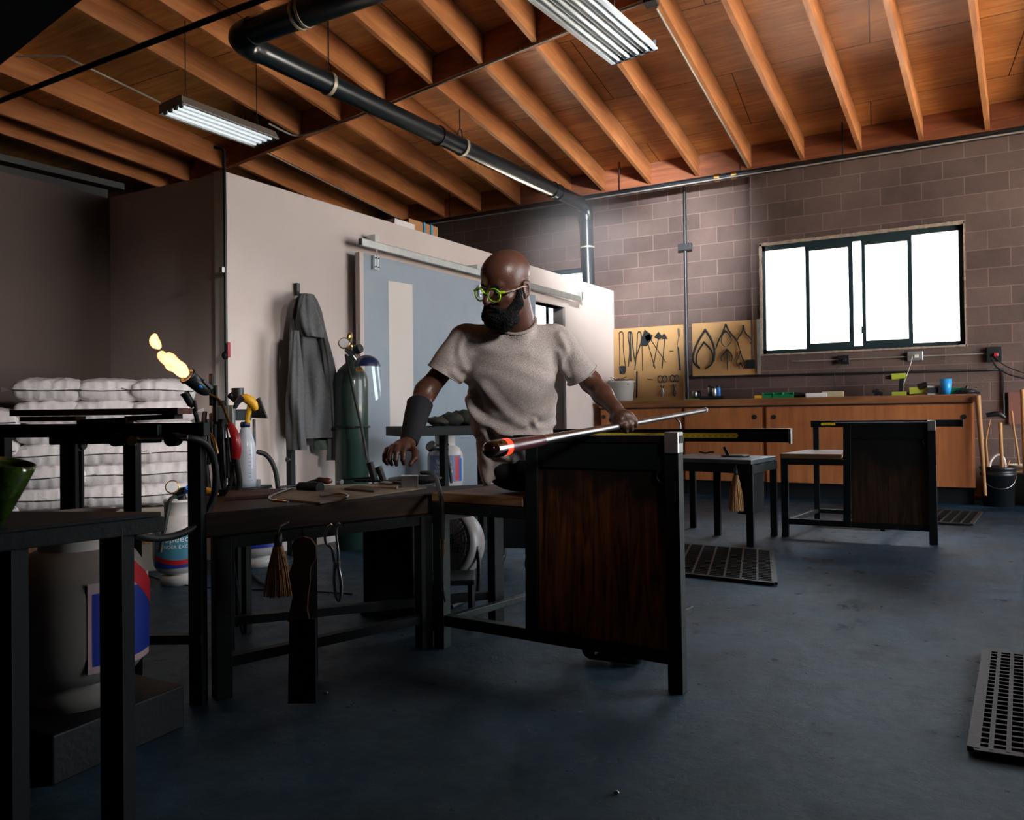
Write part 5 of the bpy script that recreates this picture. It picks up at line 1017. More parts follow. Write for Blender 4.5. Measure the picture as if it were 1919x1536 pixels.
for i in range(9): z_ = bz(900 - i*7); wrap(mb, cS, rr_ + .0003, a0, [(.25, z_), (.25 + (.45 if i % 3 == 0 else .28), z_), (.25 + (.45 if i % 3 == 0 else .28), z_ + .0016), (.25, z_ + .0016)])
mb.build('scale_marks', mat('blue print', (.03, .10, .45), .5), sbt)
sbp = thing('bottle_shelf', 'small black shelf on the torch stand carrying the spray bottle', 'shelf', cS + V(0, 0, bz(912) - .02)); MB().box(cS + V(0, 0, bz(912) - .008) - V(_R0)*.04, (.24, .22, .014), Fr).build('plate', M['black_steel'], sbp)
MB().bar(cS + V(0, 0, 0), cS + V(0, 0, bz(912) - .012), .03, .03).build('support', M['black_steel'], sbp)
sb2 = MB(); c2_ = at(415, 890, TD + .08); c2_[2] = bz(912) + .10; sb2.lathe([(0, -.10), (.024, -.10), (.026, -.08), (.026, .02), (.012, .06), (0, .06)], c2_, n=20); tag(sb2.build('white_bottle', M['spray']), 'white bottle half hidden behind the torch stand posts', 'bottle')
yb = onz(392, 928, TZ); mb = MB(); mb.tube([yb + V(-.04, .0, .016), yb + V(0, 0, .016), yb + V(.055, 0, .008)], [.017, .017, .004], 10); tag(mb.build('yellow_marker', M['yellow'], None), 'yellow plastic piece lying at the left end of the tool table', 'tool piece')

# ------------------------------------------------------------ things on and under the front tool table
Zt = lambda px, py, dz=0: onz(px, py, TZ) + V(0, 0, dz)
nb = MB(); nb.prism([tuple((Zt(*p))[:2]) for p in ((505, 936), (600, 944), (800, 915), (770, 905), (600, 912), (540, 916))], (0, 0, TZ + .0005), (1, 0, 0), (0, 1, 0), .006); tag(nb.build('newspaper_pad', mat('stained paper pad', (.26, .22, .16), .8, var=.4, scale=14)), 'stained pad of folded paper lying on the tool table', 'paper pad')
nb = MB(); nb.prism([tuple((Zt(*p))[:2]) for p in ((420, 938), (505, 932), (550, 920), (430, 922))], (0, 0, TZ + .0005), (1, 0, 0), (0, 1, 0), .012); tag(nb.build('burnt_board', mat('burnt reddish board', (.10, .035, .03), .8, col2=(.012, .01, .01), scale=12)), 'thin burnt board at the left end of the tool table', 'board')
wr = thing('wooden_handled_tool', 'tool with short turned reddish wooden handle lying on the tool table', 'hand tool', Zt(610, 908))
h0, h1 = Zt(594, 909, .025), Zt(632, 911, .022); dd = unit(h1 - h0); MB().lathe([(0, 0), (.012, .002), (.017, .02), (.014, .045), (.016, .07), (.011, .09), (0, .09)], h0, dd, n=18).build('handle', mat('reddish varnished wood', (.14, .04, .02), .3, coat=.4), wr)
MB().cyl(h1 + dd*.005, h1 + dd*.03, .012, n=14).build('ferrule', M['bare_steel'], wr); MB().tube([h0, Zt(560, 914, .012), Zt(520, 918, .012)], [.007, .006, .005], 8).build('shaft', M['dark_steel'], wr)
mb = MB(); mb.tube([Zt(548, 921, .016), Zt(525, 930, .018), Zt(504, 938, .016), Zt(505, 944, .014), Zt(540, 947, .014)], .005, 8, sm=2); tag(mb.build('tweezers', M['bare_steel']), 'bent steel jacks arm lying at the front edge of the tool table', 'hand tool', 'steel jacks lying on the tool table')
mb = MB(); mb.tube([Zt(600, 934, .012), Zt(640, 930, .014), Zt(655, 934, .014), Zt(648, 939, .012)], .005, 8, sm=2); tag(mb.build('tweezers', M['bare_steel']), 'curved steel tip lying at the front edge near the middle of the tool table', 'hand tool')
mb = MB(); p_ = Zt(585, 920, .018); mb.tube([Zt(562, 920, .018), Zt(600, 922, .018)], [.022, .026], 12); tag(mb.build('flat_dark_block', M['black_steel']), 'dark rounded block lying left of the wooden handle on the tool table', 'block')
nb = MB(); nb.prism([tuple((Zt(*p))[:2]) for p in ((645, 921), (700, 926), (715, 920), (670, 915))], (0, 0, TZ + .008), (1, 0, 0), (0, 1, 0), .008); tag(nb.build('wet_paper', mat('dark folded paper', (.07, .05, .04), .8)), 'dark folded paper wad in the middle of the tool table', 'paper')
pl_ = thing('steel_band_tool', 'shiny steel box-shaped block tool at the right of the tool table', 'hand tool', Zt(768, 912)); 
q0 = Zt(768, 915); MB().box(q0 + V(0, 0, .030), (.075, .055, .058), rotz(.6)).build('block', M['bare_steel'], pl_, bevel=.003); MB().tube([q0 + V(0, 0, .02), Zt(720, 909, .02), Zt(665, 906, .015)], [.009, .007, .006], 8).build('arm', M['dark_steel'], pl_)
mb = MB(); cr_ = Zt(778, 905, .0); mb.lathe([(0, .002), (.10, .002), (.13, .022), (.128, .026), (.10, .008), (0, .006)], cr_, n=32); tag(mb.build('shallow_dish', M['dark_steel']), 'shallow dark steel dish behind the shiny block on the tool table', 'dish')
for i, (p, q, lab) in enumerate((((690, 905), (736, 912), 'dark steel jack blade crossing the tool table toward the dish'), ((640, 903), (700, 901), 'thin tweezer-like rod at the back of the tool table'), ((700, 918), (745, 920), 'flat steel blade beside the folded paper'))):
    mb = MB(); mb.tube([Zt(*p, .014), Zt(*q, .016)], [.004, .008], 8); tag(mb.build('steel_rod', M['bare_steel'] if i != 1 else M['dark_steel']), lab, 'hand tool')
mb = MB(); mb.tube([Zt(790, 905, .05), Zt(815, 908, .055), at(826, 925, 2.72), at(829, 960, 2.72), at(828, 1010, 2.72)], .010, 8, sm=2); tag(mb.build('rubber_hose', M['rubber']), 'black hose looping over the joint of table and bench seat', 'hose')
wc = thing('wrench', 'long steel wrench hanging beside the left bench leg with brass fitting', 'wrench', at(830, 1050, 2.72)); MB().tube([at(829, 1010, 2.72), at(829, 1045, 2.72)], [.009, .007], 8).build('brass_fitting', M['brass'], wc)
MB().tube([at(829, 1045, 2.72), at(829, 1095, 2.72), at(834, 1128, 2.72)], [.006, .006, .003], 8, sm=1).build('shaft', M['bare_steel'], wc)
for px, d, lab, n_, m_ in ((697, 3.0, 'paddle handle with black grip leaning behind the tool table', 0, 'plastic_black'), (713, 3.02, 'second black grip beside the first, leaning behind the tool table', 1, 'dark_steel')):
    t = MB(); t.tube([at(px - 4, 866 + 8*n_, d), at(px + 6, 900, d)], [.017, .014], 10); tag(t.build('tool_grip', M[m_]), lab, 'tool grip')
# brush, paddle, shears hanging under the table edge
def brush(pt_top, L_, w, lab, d):
    t = thing('hand_brush', lab, 'brush', pt_top - V(0, 0, L_)); p = pt_top
    MB().lathe([(0, 0), (.012, 0), (.014, -.03), (.012, -.05), (0, -.05)][::-1], p, n=14).build('ferrule', M['dark_steel'], t)
    MB().tube([p, p + V(0, .01, .02), p + V(0, .05, .03)], .004, 6).build('hook', M['dark_steel'], t)
    mb = MB(); random.seed(4)
    for k in range(150):
        a = random.random()*6.283; r = math.sqrt(random.random()); q0 = p + V(r*.016*math.cos(a), r*.012*math.sin(a), -.045); q2 = p + V(0, 0, -L_*(.93 + .1*random.random())) + (V(_R0)*math.cos(a) * w*r + V(0, 1, 0)*math.sin(a)*w*.45*r); q1 = (q0 + q2)/2 + (q2 - q0)*V(.10, .10, 0)
        mb.tube([q0, q1, q2], .0028, 4)
    o = mb.build('straw_bristles', M['straw'], t); o['kind'] = 'stuff'
    bd = MB(); zq = -L_*.52; bd.tube([p + V(0, 0, zq) + V(_R0)*math.cos(a)*(w*.62) + V(0, 1, 0)*math.sin(a)*w*.33 for a in np.linspace(0, 6.283, 21)[:-1]], .003, 6, closed=True); bd.build('binding', M['red'], t)
M['straw'] = mat('straw', (.46, .24, .08), .7, var=.35, scale=40)
brush(at(521, 998, 2.42), .21, .048, 'straw hand brush hanging by a hook under the front tool table', 2.1)
brush(V(-.905, 5.34, .555), .30, .062, 'straw hand brush hanging under the far tool table', 5.3)
pd = MB(); po = at(570, 1010, 2.34); s_ = 2.34/F_PX
out = [(-22, 10), (-14, -2), (0, -6), (14, -2), (24, 12), (24, 34), (14, 50), (12, 62), (12, 80), (8, 105), (6, 130), (10, 148), (-30, 152), (-26, 130), (-20, 105), (-24, 85), (-27, 62), (-22, 50), (-18, 36)]
pd.prism([(x*s_, -y*s_) for x, y in out], po, _R0, V(0, 0, 1), .014); tag(pd.build('wooden_paddle', mat('rust brown wood', (.10, .035, .02), .7, var=.4, scale=12)), 'rust brown wooden paddle shaped like a bottle, hanging under the tool table', 'paddle')
pd = MB(); pd.prism([(x*s_, -y*s_) for x, y in ((-34, 150), (14, 150), (14, 306), (-38, 306))], po + V(0, .02, 0), _R0, V(0, 0, 1), .02); tag(pd.build('black_board', M['black_steel']), 'black board standing below the rust brown paddle', 'board')
sh = thing('hanging_shears', 'long steel diamond shears hanging from the middle of the tool table edge', 'shears', at(630, 1110, 2.35)); dS = 2.35
for sg, pts in ((-1, [(622, 982), (612, 990), (608, 1008), (613, 1022), (622, 1024), (626, 1050), (628, 1058)]), (1, [(636, 980), (630, 988), (631, 1010), (634, 1030), (634, 1050), (631, 1060)])): MB().tube([at(*p, dS) for p in pts], .0045, 8, sm=2).build('handle', M['bare_steel'], sh)
MB().box(at(631, 1058, dS), (.022, .012, .022), Fr @ rotz(0)).build('pivot', M['galv'], sh, bevel=.003)
for pts, r in (([(627, 1062), (626, 1095), (630, 1120), (635, 1128)], .005), ([(634, 1062), (640, 1090), (639, 1118), (635, 1128)], .006)): MB().tube([at(*p, dS) for p in pts], [r, r, r, .002], 8, sm=1).build('blade', M['bare_steel'], sh)
# fan behind the bench
fc = at(838, 1018, 3.75); fn = thing('floor_fan', 'round grey floor fan with wire grille under the bench seat', 'fan', fc*V(1, 1, 0))
ax_ = unit(V(-.05, -1, .18)); x_, y_, z_ = frame(ax_); rF = .165
MB().lathe([(rF*1.06, -.09), (rF*1.14, -.05), (rF*1.14, .02), (rF*1.05, .045), (rF*.96, .05), (rF*.98, .02), (rF*1.0, -.08), (rF*1.06, -.09)], fc, ax_, n=44).build('housing', mat('grey fan plastic', (.22, .21, .21), .4), fn)
mb = MB()
for k in range(10): r = rF*(.12 + .088*k); zz_ = .05 + .03*math.cos(k/9*1.5); mb.tube([fc + (x_*math.cos(a) + y_*math.sin(a))*r + z_*zz_ for a in np.linspace(0, 2*math.pi, 41)[:-1]], .0018, 5, closed=True)
for k in range(40):
    a = 2*math.pi*k/40; mb.tube([fc + (x_*math.cos(a + s*.35) + y_*math.sin(a + s*.35))*rF*(.1 + .87*s) + z_*(.05 + .03*math.cos(s*1.5)) for s in np.linspace(0, 1, 5)], .0016, 5)
mb.build('wire_grille', mat('pale wire', (.42, .42, .40), .4, .4), fn)
MB().cyl(fc + z_*.06, fc + z_*.085, .035, n=24).build('hub_cap', M['dark_steel'], fn)
for k in range(3):
    a = 2*math.pi*k/3 + .4; u_ = x_*math.cos(a) + y_*math.sin(a); v_ = np.cross(z_, u_); MB().add([fc + u_*.03 - v_*.02, fc + u_*rF*.6 - v_*.06 + z_*.012, fc + u_*rF*.88 - v_*.02 + z_*.02, fc + u_*rF*.85 + v_*.07 - z_*.02, fc + u_*.03 + v_*.03 - z_*.01], [(0, 1, 2, 3, 4)]).build('blade', mat('pale fan blade', (.38, .37, .37), .4), fn)
MB().cyl(fc - z_*.08, fc + z_*.0, .05, n=20).build('motor', M['plastic_black'], fn)
mb = MB(); mb.tube([fc + x_*rF*1.1, fc + x_*rF*1.2 + V(0, 0, -.1), fc*V(1, 1, 0) + x_*rF*1.1 + V(0, 0, .015), fc*V(1, 1, 0) - x_*rF*1.1 + V(0, 0, .015), fc - x_*rF*1.2 + V(0, 0, -.1), fc - x_*rF*1.1], .012, 10, sm=1); mb.build('stand', M['dark_steel'], fn)
MB().tube([fc*V(1, 1, 0) + V(-.12, -.16, .012), fc*V(1, 1, 0) + V(-.12, .12, .012)], .011, 8).build('foot', M['dark_steel'], fn); MB().tube([fc*V(1, 1, 0) + V(.12, -.16, .012), fc*V(1, 1, 0) + V(.12, .12, .012)], .011, 8).build('foot', M['dark_steel'], fn)
# step stool in front of the fan and castor cart behind
cs = at(856, 1078, 3.3); ss = thing('step_stool', 'small black metal stool standing in front of the fan', 'stool', cs*V(1, 1, 0)); zs_ = float(cs[2])
MB().box(V(cs[0] - .02, cs[1], zs_ - .012), (.20, .22, .024), rotz(.5)).build('seat', mat('worn black blue steel', (.035, .05, .055), .4, .5), ss, bevel=.002)
for sx in (-1, 1):
    for sy in (-1, 1): q = V(cs[0] - .02, cs[1], 0) + rotz(.5) @ V(.085*sx, .09*sy, 0); MB().bar(q, q + V(0, 0, zs_ - .02), .022, .022).build('leg', M['black_steel'], ss)
cc2 = at(965, 1012, 4.55); ca = thing('tool_cart', 'black cart on castor wheels partly hidden behind the scorched panel', 'cart', cc2*V(1, 1, 0)); zc2 = float(at(950, 1035, 4.4)[2])
MB().box(V(cc2[0], cc2[1], zc2 + .13), (.30, .35, .20), rotz(.35)).build('body', M['plastic_black'], ca, bevel=.004)
for dx, dy in ((-.11, -.13), (.11, -.13), (-.11, .13), (.11, .13)):
    q = V(cc2[0], cc2[1], 0) + rotz(.35) @ V(dx, dy, 0); w = MB().cyl(q + V(-.014, 0, .055), q + V(.014, 0, .055), .055, n=24).build('wheel', M['rubber'], ca, bevel=.004); MB().cyl(q + V(-.016, 0, .055), q + V(.016, 0, .055), .032, n=20).build('hub', M['galv'], w)
    mb = MB(); mb.bar(q + V(-.02, 0, .05), q + V(-.02, 0, .125), .004, .03); mb.bar(q + V(.02, 0, .05), q + V(.02, 0, .125), .004, .03); mb.box(q + V(0, 0, max(.127, .127)), (.05, .05, .006)); mb.build('fork', M['galv'], ca)
# cables on the floor
def cable(pts, r, lab): mb = MB(); mb.tube([onz(x, y, r) for x, y in pts], r, 6, sm=2); tag(mb.build('floor_cable', M['rubber']), lab, 'cable')
cable([(455, 1040), (470, 1075), (500, 1100), (560, 1110)], .010, 'black hose on the floor curving away from the middle propane tank')
cable([(270, 1075), (330, 1095), (420, 1103), (560, 1106), (660, 1112)], .003, 'thin wire lying across the floor under the tool table')
tag(MB().ell(onz(610, 1297, .006), (.012, .008, .006), None, 8, 5).build('glass_shard', M['bare_steel']), 'tiny bright glass shard on the dark floor in front of the paddle', 'glass shard')
tag(MB().ell(onz(1155, 1484, .005), (.008, .006, .005), None, 8, 5).build('glass_shard', M['bare_steel']), 'tiny bright glass speck on the floor near the bottom edge', 'glass shard')

# ------------------------------------------------------------ hoodie on its hook, post and side bench behind
hk = thing('coat_hook', 'small black hook strip on the white wall above the hoodie', 'hook', onpart(557, 545, .02)); MB().box(onpart(557, 542, .02), (.03, .03, .09), RP).build('plate', M['plastic_black'], hk, bevel=.003); MB().tube([onpart(557, 545, .02), onpart(560, 552, .08), onpart(560, 547, .10)], .006, 8, sm=1).build('peg', M['bare_steel'], hk)
def drape(rows, off=.10, th=.13, nseg=40, folds=6, seed=0, amp=.012):
    # rows: (y pixel, left px, right px); a closed tube of cloth hanging on the wall
    mb = MB(); rs = np.random.RandomState(seed); ph = rs.rand(6)*6.28; vs = []
    for j, (py, l, r) in enumerate(rows):
        a = onpart(l, py, off); b = onpart(r, py, off); z = (a[2] + b[2])/2; sa, sb = float((a - C0) @ PU), float((b - C0) @ PU); c_ = (sa + sb)/2; w = (sb - sa)/2; tj = min(1, .35 + j/len(rows))
        for k in range(nseg):
            t = 2*math.pi*k/nseg; f = amp*tj*(math.sin(folds*t + ph[0] + .25*j) + .6*math.sin((folds*2 + 1)*t + ph[1] - .2*j)); wx_ = (w + f)*math.copysign(abs(math.cos(t))**.8, math.cos(t)); o_ = off + (th*tj + f*1.5)*math.sin(t)*.5
            vs.append(pp(c_ + wx_, max(o_, .012), z))
    m = len(rows); mb.add(vs, [(j*nseg + k, j*nseg + (k + 1) % nseg, (j + 1)*nseg + (k + 1) % nseg, (j + 1)*nseg + k) for j in range(m - 1) for k in range(nseg)], False)
    mb.add(vs[:nseg], [tuple(range(nseg))[::-1]]); mb.add(vs[-nseg:], [tuple(range(nseg))]); return mb
def rows(keys, n=26):
    ys = np.linspace(keys[0][0], keys[-1][0], n); k = np.array(keys, float); return [(y, np.interp(y, k[:, 0], k[:, 1]), np.interp(y, k[:, 0], k[:, 2])) for y in ys]
M['hoodie'] = mat('grey fleece', (.115, .12, .125), .9, var=.2, scale=60, bump=.25, bscale=120, spec=.2)
ho = thing('hoodie', 'grey hooded sweatshirt hanging from a hook on the white wall', 'hoodie', onpart(587, 850, .1))
drape(rows([(551, 566, 584), (560, 558, 592), (580, 553, 601), (610, 549, 607), (640, 546, 609), (700, 547, 614), (740, 549, 620), (780, 552, 626), (815, 556, 628), (820, 558, 627)]), .12, .19, 60, 5, 1, .022).build('body', M['hoodie'], ho)
drape(rows([(552, 566, 582), (565, 561, 589), (590, 558, 596), (615, 562, 600), (632, 570, 598)], 16), .20, .12, 44, 4, 5, .014).build('hood', M['hoodie'], ho)
drape(rows([(620, 598, 610), (680, 608, 622), (730, 614, 630), (790, 618, 634), (845, 620, 636), (862, 621, 635)]), .20, .13, 36, 3, 2, .014).build('sleeve', M['hoodie'], ho)
drape(rows([(620, 546, 560), (700, 543, 562), (760, 542, 564), (810, 546, 566), (843, 550, 565)]), .23, .13, 36, 3, 3, .014).build('sleeve', M['hoodie'], ho)
drape(rows([(815, 588, 622), (842, 594, 621)], 6), .10, .14, 30, 6, 4, .006).build('shirt_tail', mat('green grey cloth', (.10, .14, .12), .9), ho)
c = onpart(545, 850, .16)*V(1, 1, 0); ps = thing('steel_post', 'dark steel post standing below the hoodie', 'post', c); MB().bar(c, V(c[0], c[1], float(onpart(545, 795, .16)[2])), .045, .045).build('post_tube', M['black_steel'], ps, bevel=.003); MB().cyl(onpart(538, 861, .18), onpart(541, 861, .18), .02).build('knob', M['plastic_black'], ps)
# dark side bench behind the man, with folded jacket
q1 = at(736, 808, 5.3); q2 = at(905, 800, 5.6); zz_ = .85
zb_ = float(at(800, 798, 5.4)[2]); c = (q1 + q2)/2; sbn = thing('side_bench', 'black high bench behind the mans right arm with a folded jacket on it', 'bench', c*V(1, 1, 0))
MB().bar(V(q1[0], q1[1], zb_ - .035), V(q2[0], q2[1], zb_ - .035), .40, .07).build('top', M['black_steel'], sbn, bevel=.005)
for t in (.55, .98):
    q = q1*(1 - t) + q2*t; MB().bar(V(q[0], q[1], 0), V(q[0], q[1], zb_ - .06), .05, .05).build('leg', M['black_steel'], sbn)
jk = thing('folded_jacket', 'dark olive folded jacket lying on the black high bench', 'jacket', V(*(q1*.25 + q2*.75)[:2], zb_)); jb_ = MB()
for k, (t, r, h_) in enumerate(((.52, .10, .035), (.66, .12, .05), (.80, .13, .06), (.92, .12, .05))): q = q1*(1 - t) + q2*t; jb_.ell((q[0], q[1], zb_ + h_), (r, .13, h_), rotz(.3*k), 18, 10)
jb_.warp(lambda p: p + V(0, 0, .006*math.sin(p[0]*60) + .005*math.sin(p[1]*70 + p[0]*30))); jb_.build('cloth', mat('dark olive cloth', (.030, .032, .026), .85, bump=.4, bscale=40), jk)

# ------------------------------------------------------------ the seated man: smooth-blended volumes turned into continuous surfaces
class Field:
    def __init__(s, vox): s.vox = vox; s.ops = []
    def cap(s, a, b, ra, rb, k=.02, neg=False): s.ops.append(('c', V(a), V(b), ra, rb, k, neg)); return s
    def chain(s, pts, rs, k=.02):
        for i in range(len(pts) - 1): s.cap(pts[i], pts[i + 1], rs[i], rs[i + 1], k)
        return s
    def ell(s, c, r, R=None, k=.02, neg=False): s.ops.append(('e', V(c), V(r), np.eye(3) if R is None else R, k, neg)); return s
    def plane(s, p, n, k=.0): s.ops.append(('p', V(p), unit(n), k)); return s
    def mesh(s, disp=None):
        pos = [o for o in s.ops if o[0] != 'p' and not o[-1]]
        lo = np.min([np.minimum(o[1], o[2]) - max(o[3], o[4]) if o[0] == 'c' else o[1] - max(o[2]) for o in pos], axis=0) - .02
        hi = np.max([np.maximum(o[1], o[2]) + max(o[3], o[4]) if o[0] == 'c' else o[1] + max(o[2]) for o in pos], axis=0) + .02
        h = s.vox; n = np.ceil((hi - lo)/h).astype(int) + 1; G = np.full(n, 1.0, np.float32)
        ax = [lo[i] + h*np.arange(n[i]) for i in range(3)]
        for o in s.ops:
            if o[0] == 'p':
                d = (ax[0][:, None, None] - o[1][0])*o[2][0] + (ax[1][None, :, None] - o[1][1])*o[2][1] + (ax[2][None, None, :] - o[1][2])*o[2][2]
                np.maximum(G, d.astype(np.float32), out=G); continue
            if o[0] == 'c': a, b, ra, rb, k, neg = o[1:]; bl = np.minimum(a, b) - max(ra, rb); bh = np.maximum(a, b) + max(ra, rb)
            else: c, r, R, k, neg = o[1:]; e_ = np.sqrt(((R*r)**2).sum(axis=1)); bl = c - e_; bh = c + e_
            m = k + 3*h; i0 = np.maximum(0, np.floor((bl - m - lo)/h).astype(int)); i1 = np.minimum(n, np.ceil((bh + m - lo)/h).astype(int) + 1)
            if (i1 <= i0).any(): continue
            X = ax[0][i0[0]:i1[0]][:, None, None].astype(np.float32); Y = ax[1][i0[1]:i1[1]][None, :, None].astype(np.float32); Z = ax[2][i0[2]:i1[2]][None, None, :].astype(np.float32)
            if o[0] == 'c':
                ba = b - a; L2 = max(float(ba @ ba), 1e-9); t = np.clip(((X - a[0])*ba[0] + (Y - a[1])*ba[1] + (Z - a[2])*ba[2])/L2, 0, 1)
                d = np.sqrt((X - a[0] - ba[0]*t)**2 + (Y - a[1] - ba[1]*t)**2 + (Z - a[2] - ba[2]*t)**2) - (ra + (rb - ra)*t)
            else:
                q = [((X - c[0])*R[0, i] + (Y - c[1])*R[1, i] + (Z - c[2])*R[2, i]) for i in range(3)]
                k0 = np.sqrt(sum((q[i]/r[i])**2 for i in range(3))); k1 = np.sqrt(sum((q[i]/r[i]**2)**2 for i in range(3))); d = k0*(k0 - 1)/np.maximum(k1, 1e-6)
            g = G[i0[0]:i1[0], i0[1]:i1[1], i0[2]:i1[2]]
            if neg: hh = np.clip(.5 - .5*(g + d)/k, 0, 1); g[...] = g*(1 - hh) - d*hh + k*hh*(1 - hh)
            else: hh = np.clip(.5 + .5*(g - d)/k, 0, 1); g[...] = g*(1 - hh) + d*hh - k*hh*(1 - hh)
        ins = G < 0
        c8 = [ins[i:n[0] - 1 + i, j:n[1] - 1 + j, k:n[2] - 1 + k] for i in (0, 1) for j in (0, 1) for k in (0, 1)]
        anyi = np.logical_or.reduce(c8); alli = np.logical_and.reduce(c8); act = anyi & ~alli; I = np.argwhere(act)
        idx = np.full(act.shape, -1, np.int64); idx[act] = np.arange(len(I)); P = np.zeros((len(I), 3)); C_ = np.zeros(len(I))
        crn = [(i, j, k) for i in (0, 1) for j in (0, 1) for k in (0, 1)]
        for a in crn:
            for dim in range(3):
                if a[dim]: continue
                b = list(a); b[dim] = 1; va = G[I[:, 0] + a[0], I[:, 1] + a[1], I[:, 2] + a[2]]; vb = G[I[:, 0] + b[0], I[:, 1] + b[1], I[:, 2] + b[2]]
                m = (va < 0) != (vb < 0); t = np.where(m, va/np.where(m, va - vb, 1), 0); p = np.tile(V(*a), (len(I), 1)); p[:, dim] += t; P[m] += p[m]; C_[m] += 1
        P = lo + h*(I + P/C_[:, None]); quads = []
        for dim in range(3):
            sl0 = [slice(None)]*3; sl1 = [slice(None)]*3; sl0[dim] = slice(0, -1); sl1[dim] = slice(1, None)
            A_ = ins[tuple(sl0)]; B_ = ins[tuple(sl1)]; E_ = np.argwhere(A_ != B_); o1, o2 = [(1, 2), (2, 0), (0, 1)][dim]
            ok = (E_[:, o1] > 0) & (E_[:, o2] > 0) & (E_[:, o1] < act.shape[o1]) & (E_[:, o2] < act.shape[o2]); E_ = E_[ok]
            def cell(d1, d2): q = E_.copy(); q[:, o1] -= d1; q[:, o2] -= d2; return idx[q[:, 0], q[:, 1], q[:, 2]]
            Q = np.stack([cell(1, 1), cell(0, 1), cell(0, 0), cell(1, 0)], 1); fl_ = ~A_[E_[:, 0], E_[:, 1], E_[:, 2]]; Q[fl_] = Q[fl_][:, ::-1]; quads.append(Q)
        Q = np.concatenate(quads); Q = Q[(Q >= 0).all(axis=1)]
        for _ in range(3):                                            # light relaxation
            S = np.zeros_like(P); N_ = np.zeros(len(P))
            for i, j in ((0, 1), (1, 2), (2, 3), (3, 0)):
                np.add.at(S, Q[:, i], P[Q[:, j]]); np.add.at(N_, Q[:, i], 1); np.add.at(S, Q[:, j], P[Q[:, i]]); np.add.at(N_, Q[:, j], 1)
            P = P*.5 + .5*S/np.maximum(N_, 1)[:, None]
        if disp is not None:
            nr = np.zeros_like(P); fn_ = np.cross(P[Q[:, 2]] - P[Q[:, 0]], P[Q[:, 3]] - P[Q[:, 1]])
            for i in range(4): np.add.at(nr, Q[:, i], fn_)
            nr /= np.maximum(np.linalg.norm(nr, axis=1), 1e-12)[:, None]; P = P + nr*disp(P)[:, None]
        return P, Q
    def build(s, name, m, parent, disp=None):
        P, Q = s.mesh(disp); sh = V(0, 0, 0); q = parent
        while q is not None: sh += V(q.location[:]); q = q.parent
        me = bpy.data.meshes.new(name); me.vertices.add(len(P)); me.vertices.foreach_set('co', (P - sh).astype(np.float32).ravel()); me.loops.add(len(Q)*4); me.loops.foreach_set('vertex_index', Q.ravel().astype(np.int32))
        me.polygons.add(len(Q)); me.polygons.foreach_set('loop_start', np.arange(0, len(Q)*4, 4, dtype=np.int32)); me.polygons.foreach_set('loop_total', np.full(len(Q), 4, np.int32)); me.update(calc_edges=True); me.validate()
        me.polygons.foreach_set('use_smooth', np.ones(len(me.polygons), bool)); me.materials.append(m); o = bpy.data.objects.new(name, me); COL.objects.link(o); o.parent = parent; return o
def topx(P):
    q = P - CAM; d = q @ _F; return 959.5 + F_PX*(q @ _R)/d, 768 - F_PX*(q @ _U)/d

man = thing('person', 'bald bearded man in grey t-shirt and lime glasses, seated at the bench with a blowpipe', 'person', V(*at(945, 900, 2.98)[:2], .0))
# head frame: x = his left, y = where the face points, z = crown
Hc = at(951, 541, 2.68); yw, pt, rl_ = math.radians(43), math.radians(20), math.radians(9)
Tc = -V(_F); Ff = math.cos(pt)*(-math.sin(yw)*V(_R) + math.cos(yw)*Tc) - math.sin(pt)*V(_U); Ff = unit(Ff)
Lx = unit(np.cross(V(_U), Ff)); Uz = np.cross(Ff, Lx); Lx = -Lx if Lx @ V(_R) < 0 else Lx
Uz = np.cross(Lx, Ff); Uz = Uz if Uz @ V(_U) > 0 else -Uz
Lr = Lx*math.cos(rl_) - Uz*math.sin(rl_); Uz = Uz*math.cos(rl_) + Lx*math.sin(rl_); Lx = Lr
HR = np.array([Lx, Ff, Uz]).T; HS = 1.0
hp_ = lambda x, y, z: Hc + HR @ (V(x, y, z)*HS)
Bd = Field(.0031)
def he(c, r, k=.02, neg=False): Bd.ell(hp_(*c), V(r)*HS, HR, k, neg)
def hc(a, b, ra, rb, k=.012, neg=False): Bd.cap(hp_(*a), hp_(*b), ra, rb, k, neg)
nb0 = at(976, 626, 2.82)
# torso under the shirt
Bd.ell(at(960, 705, 2.85), (.135, .065, .13), Fr, .03); Bd.cap(at(890, 652, 2.82), at(1030, 652, 2.85), .034, .034, .03); Bd.ell(at(962, 790, 2.94), (.10, .06, .13), Fr, .03)
he((0, -.012, .060), (.077, .094, .082)); he((0, .028, -.005), (.068, .070, .088), .03); he((0, .045, -.065), (.050, .048, .050), .03)
he((0, .03, .065), (.070, .068, .062), .03)
hc((-.036, .082, .034), (.036, .082, .034), .012, .012, .014)                  # brow
for s_ in (-1, 1):
    he((.032*s_, .104, .012), (.020, .014, .014), .010, True); he((.0315*s_, .080, .012), (.0135, .0135, .0125), .003)     # socket and eyeball
    hc((.048*s_, .066, -.012), (.030*s_, .084, -.022), .016, .012, .016)        # cheekbone
    he((.012*s_, .104, -.024), (.009, .011, .008), .006)                        # nostril wing
    he((.081*s_, -.012, .002), (.009, .020, .033), .006); he((.089*s_, -.006, .004), (.006, .011, .020), .004, True)       # ear
    hc((.083*s_, -.026, .022), (.085*s_, -.020, -.012), .006, .005, .004); he((.079*s_, -.003, -.026), (.006, .008, .010), .006)
hc((0, .092, .026), (0, .124, -.018), .009, .0125, .010); he((0, .122, -.022), (.014, .012, .011), .006)
hc((-.018, .100, -.054), (.018, .100, -.054), .0065, .0065, .006); hc((-.015, .099, -.064), (.015, .099, -.064), .0075, .0075, .006)
Bd.cap(hp_(0, -.028, -.045), nb0, .060, .066, .03)
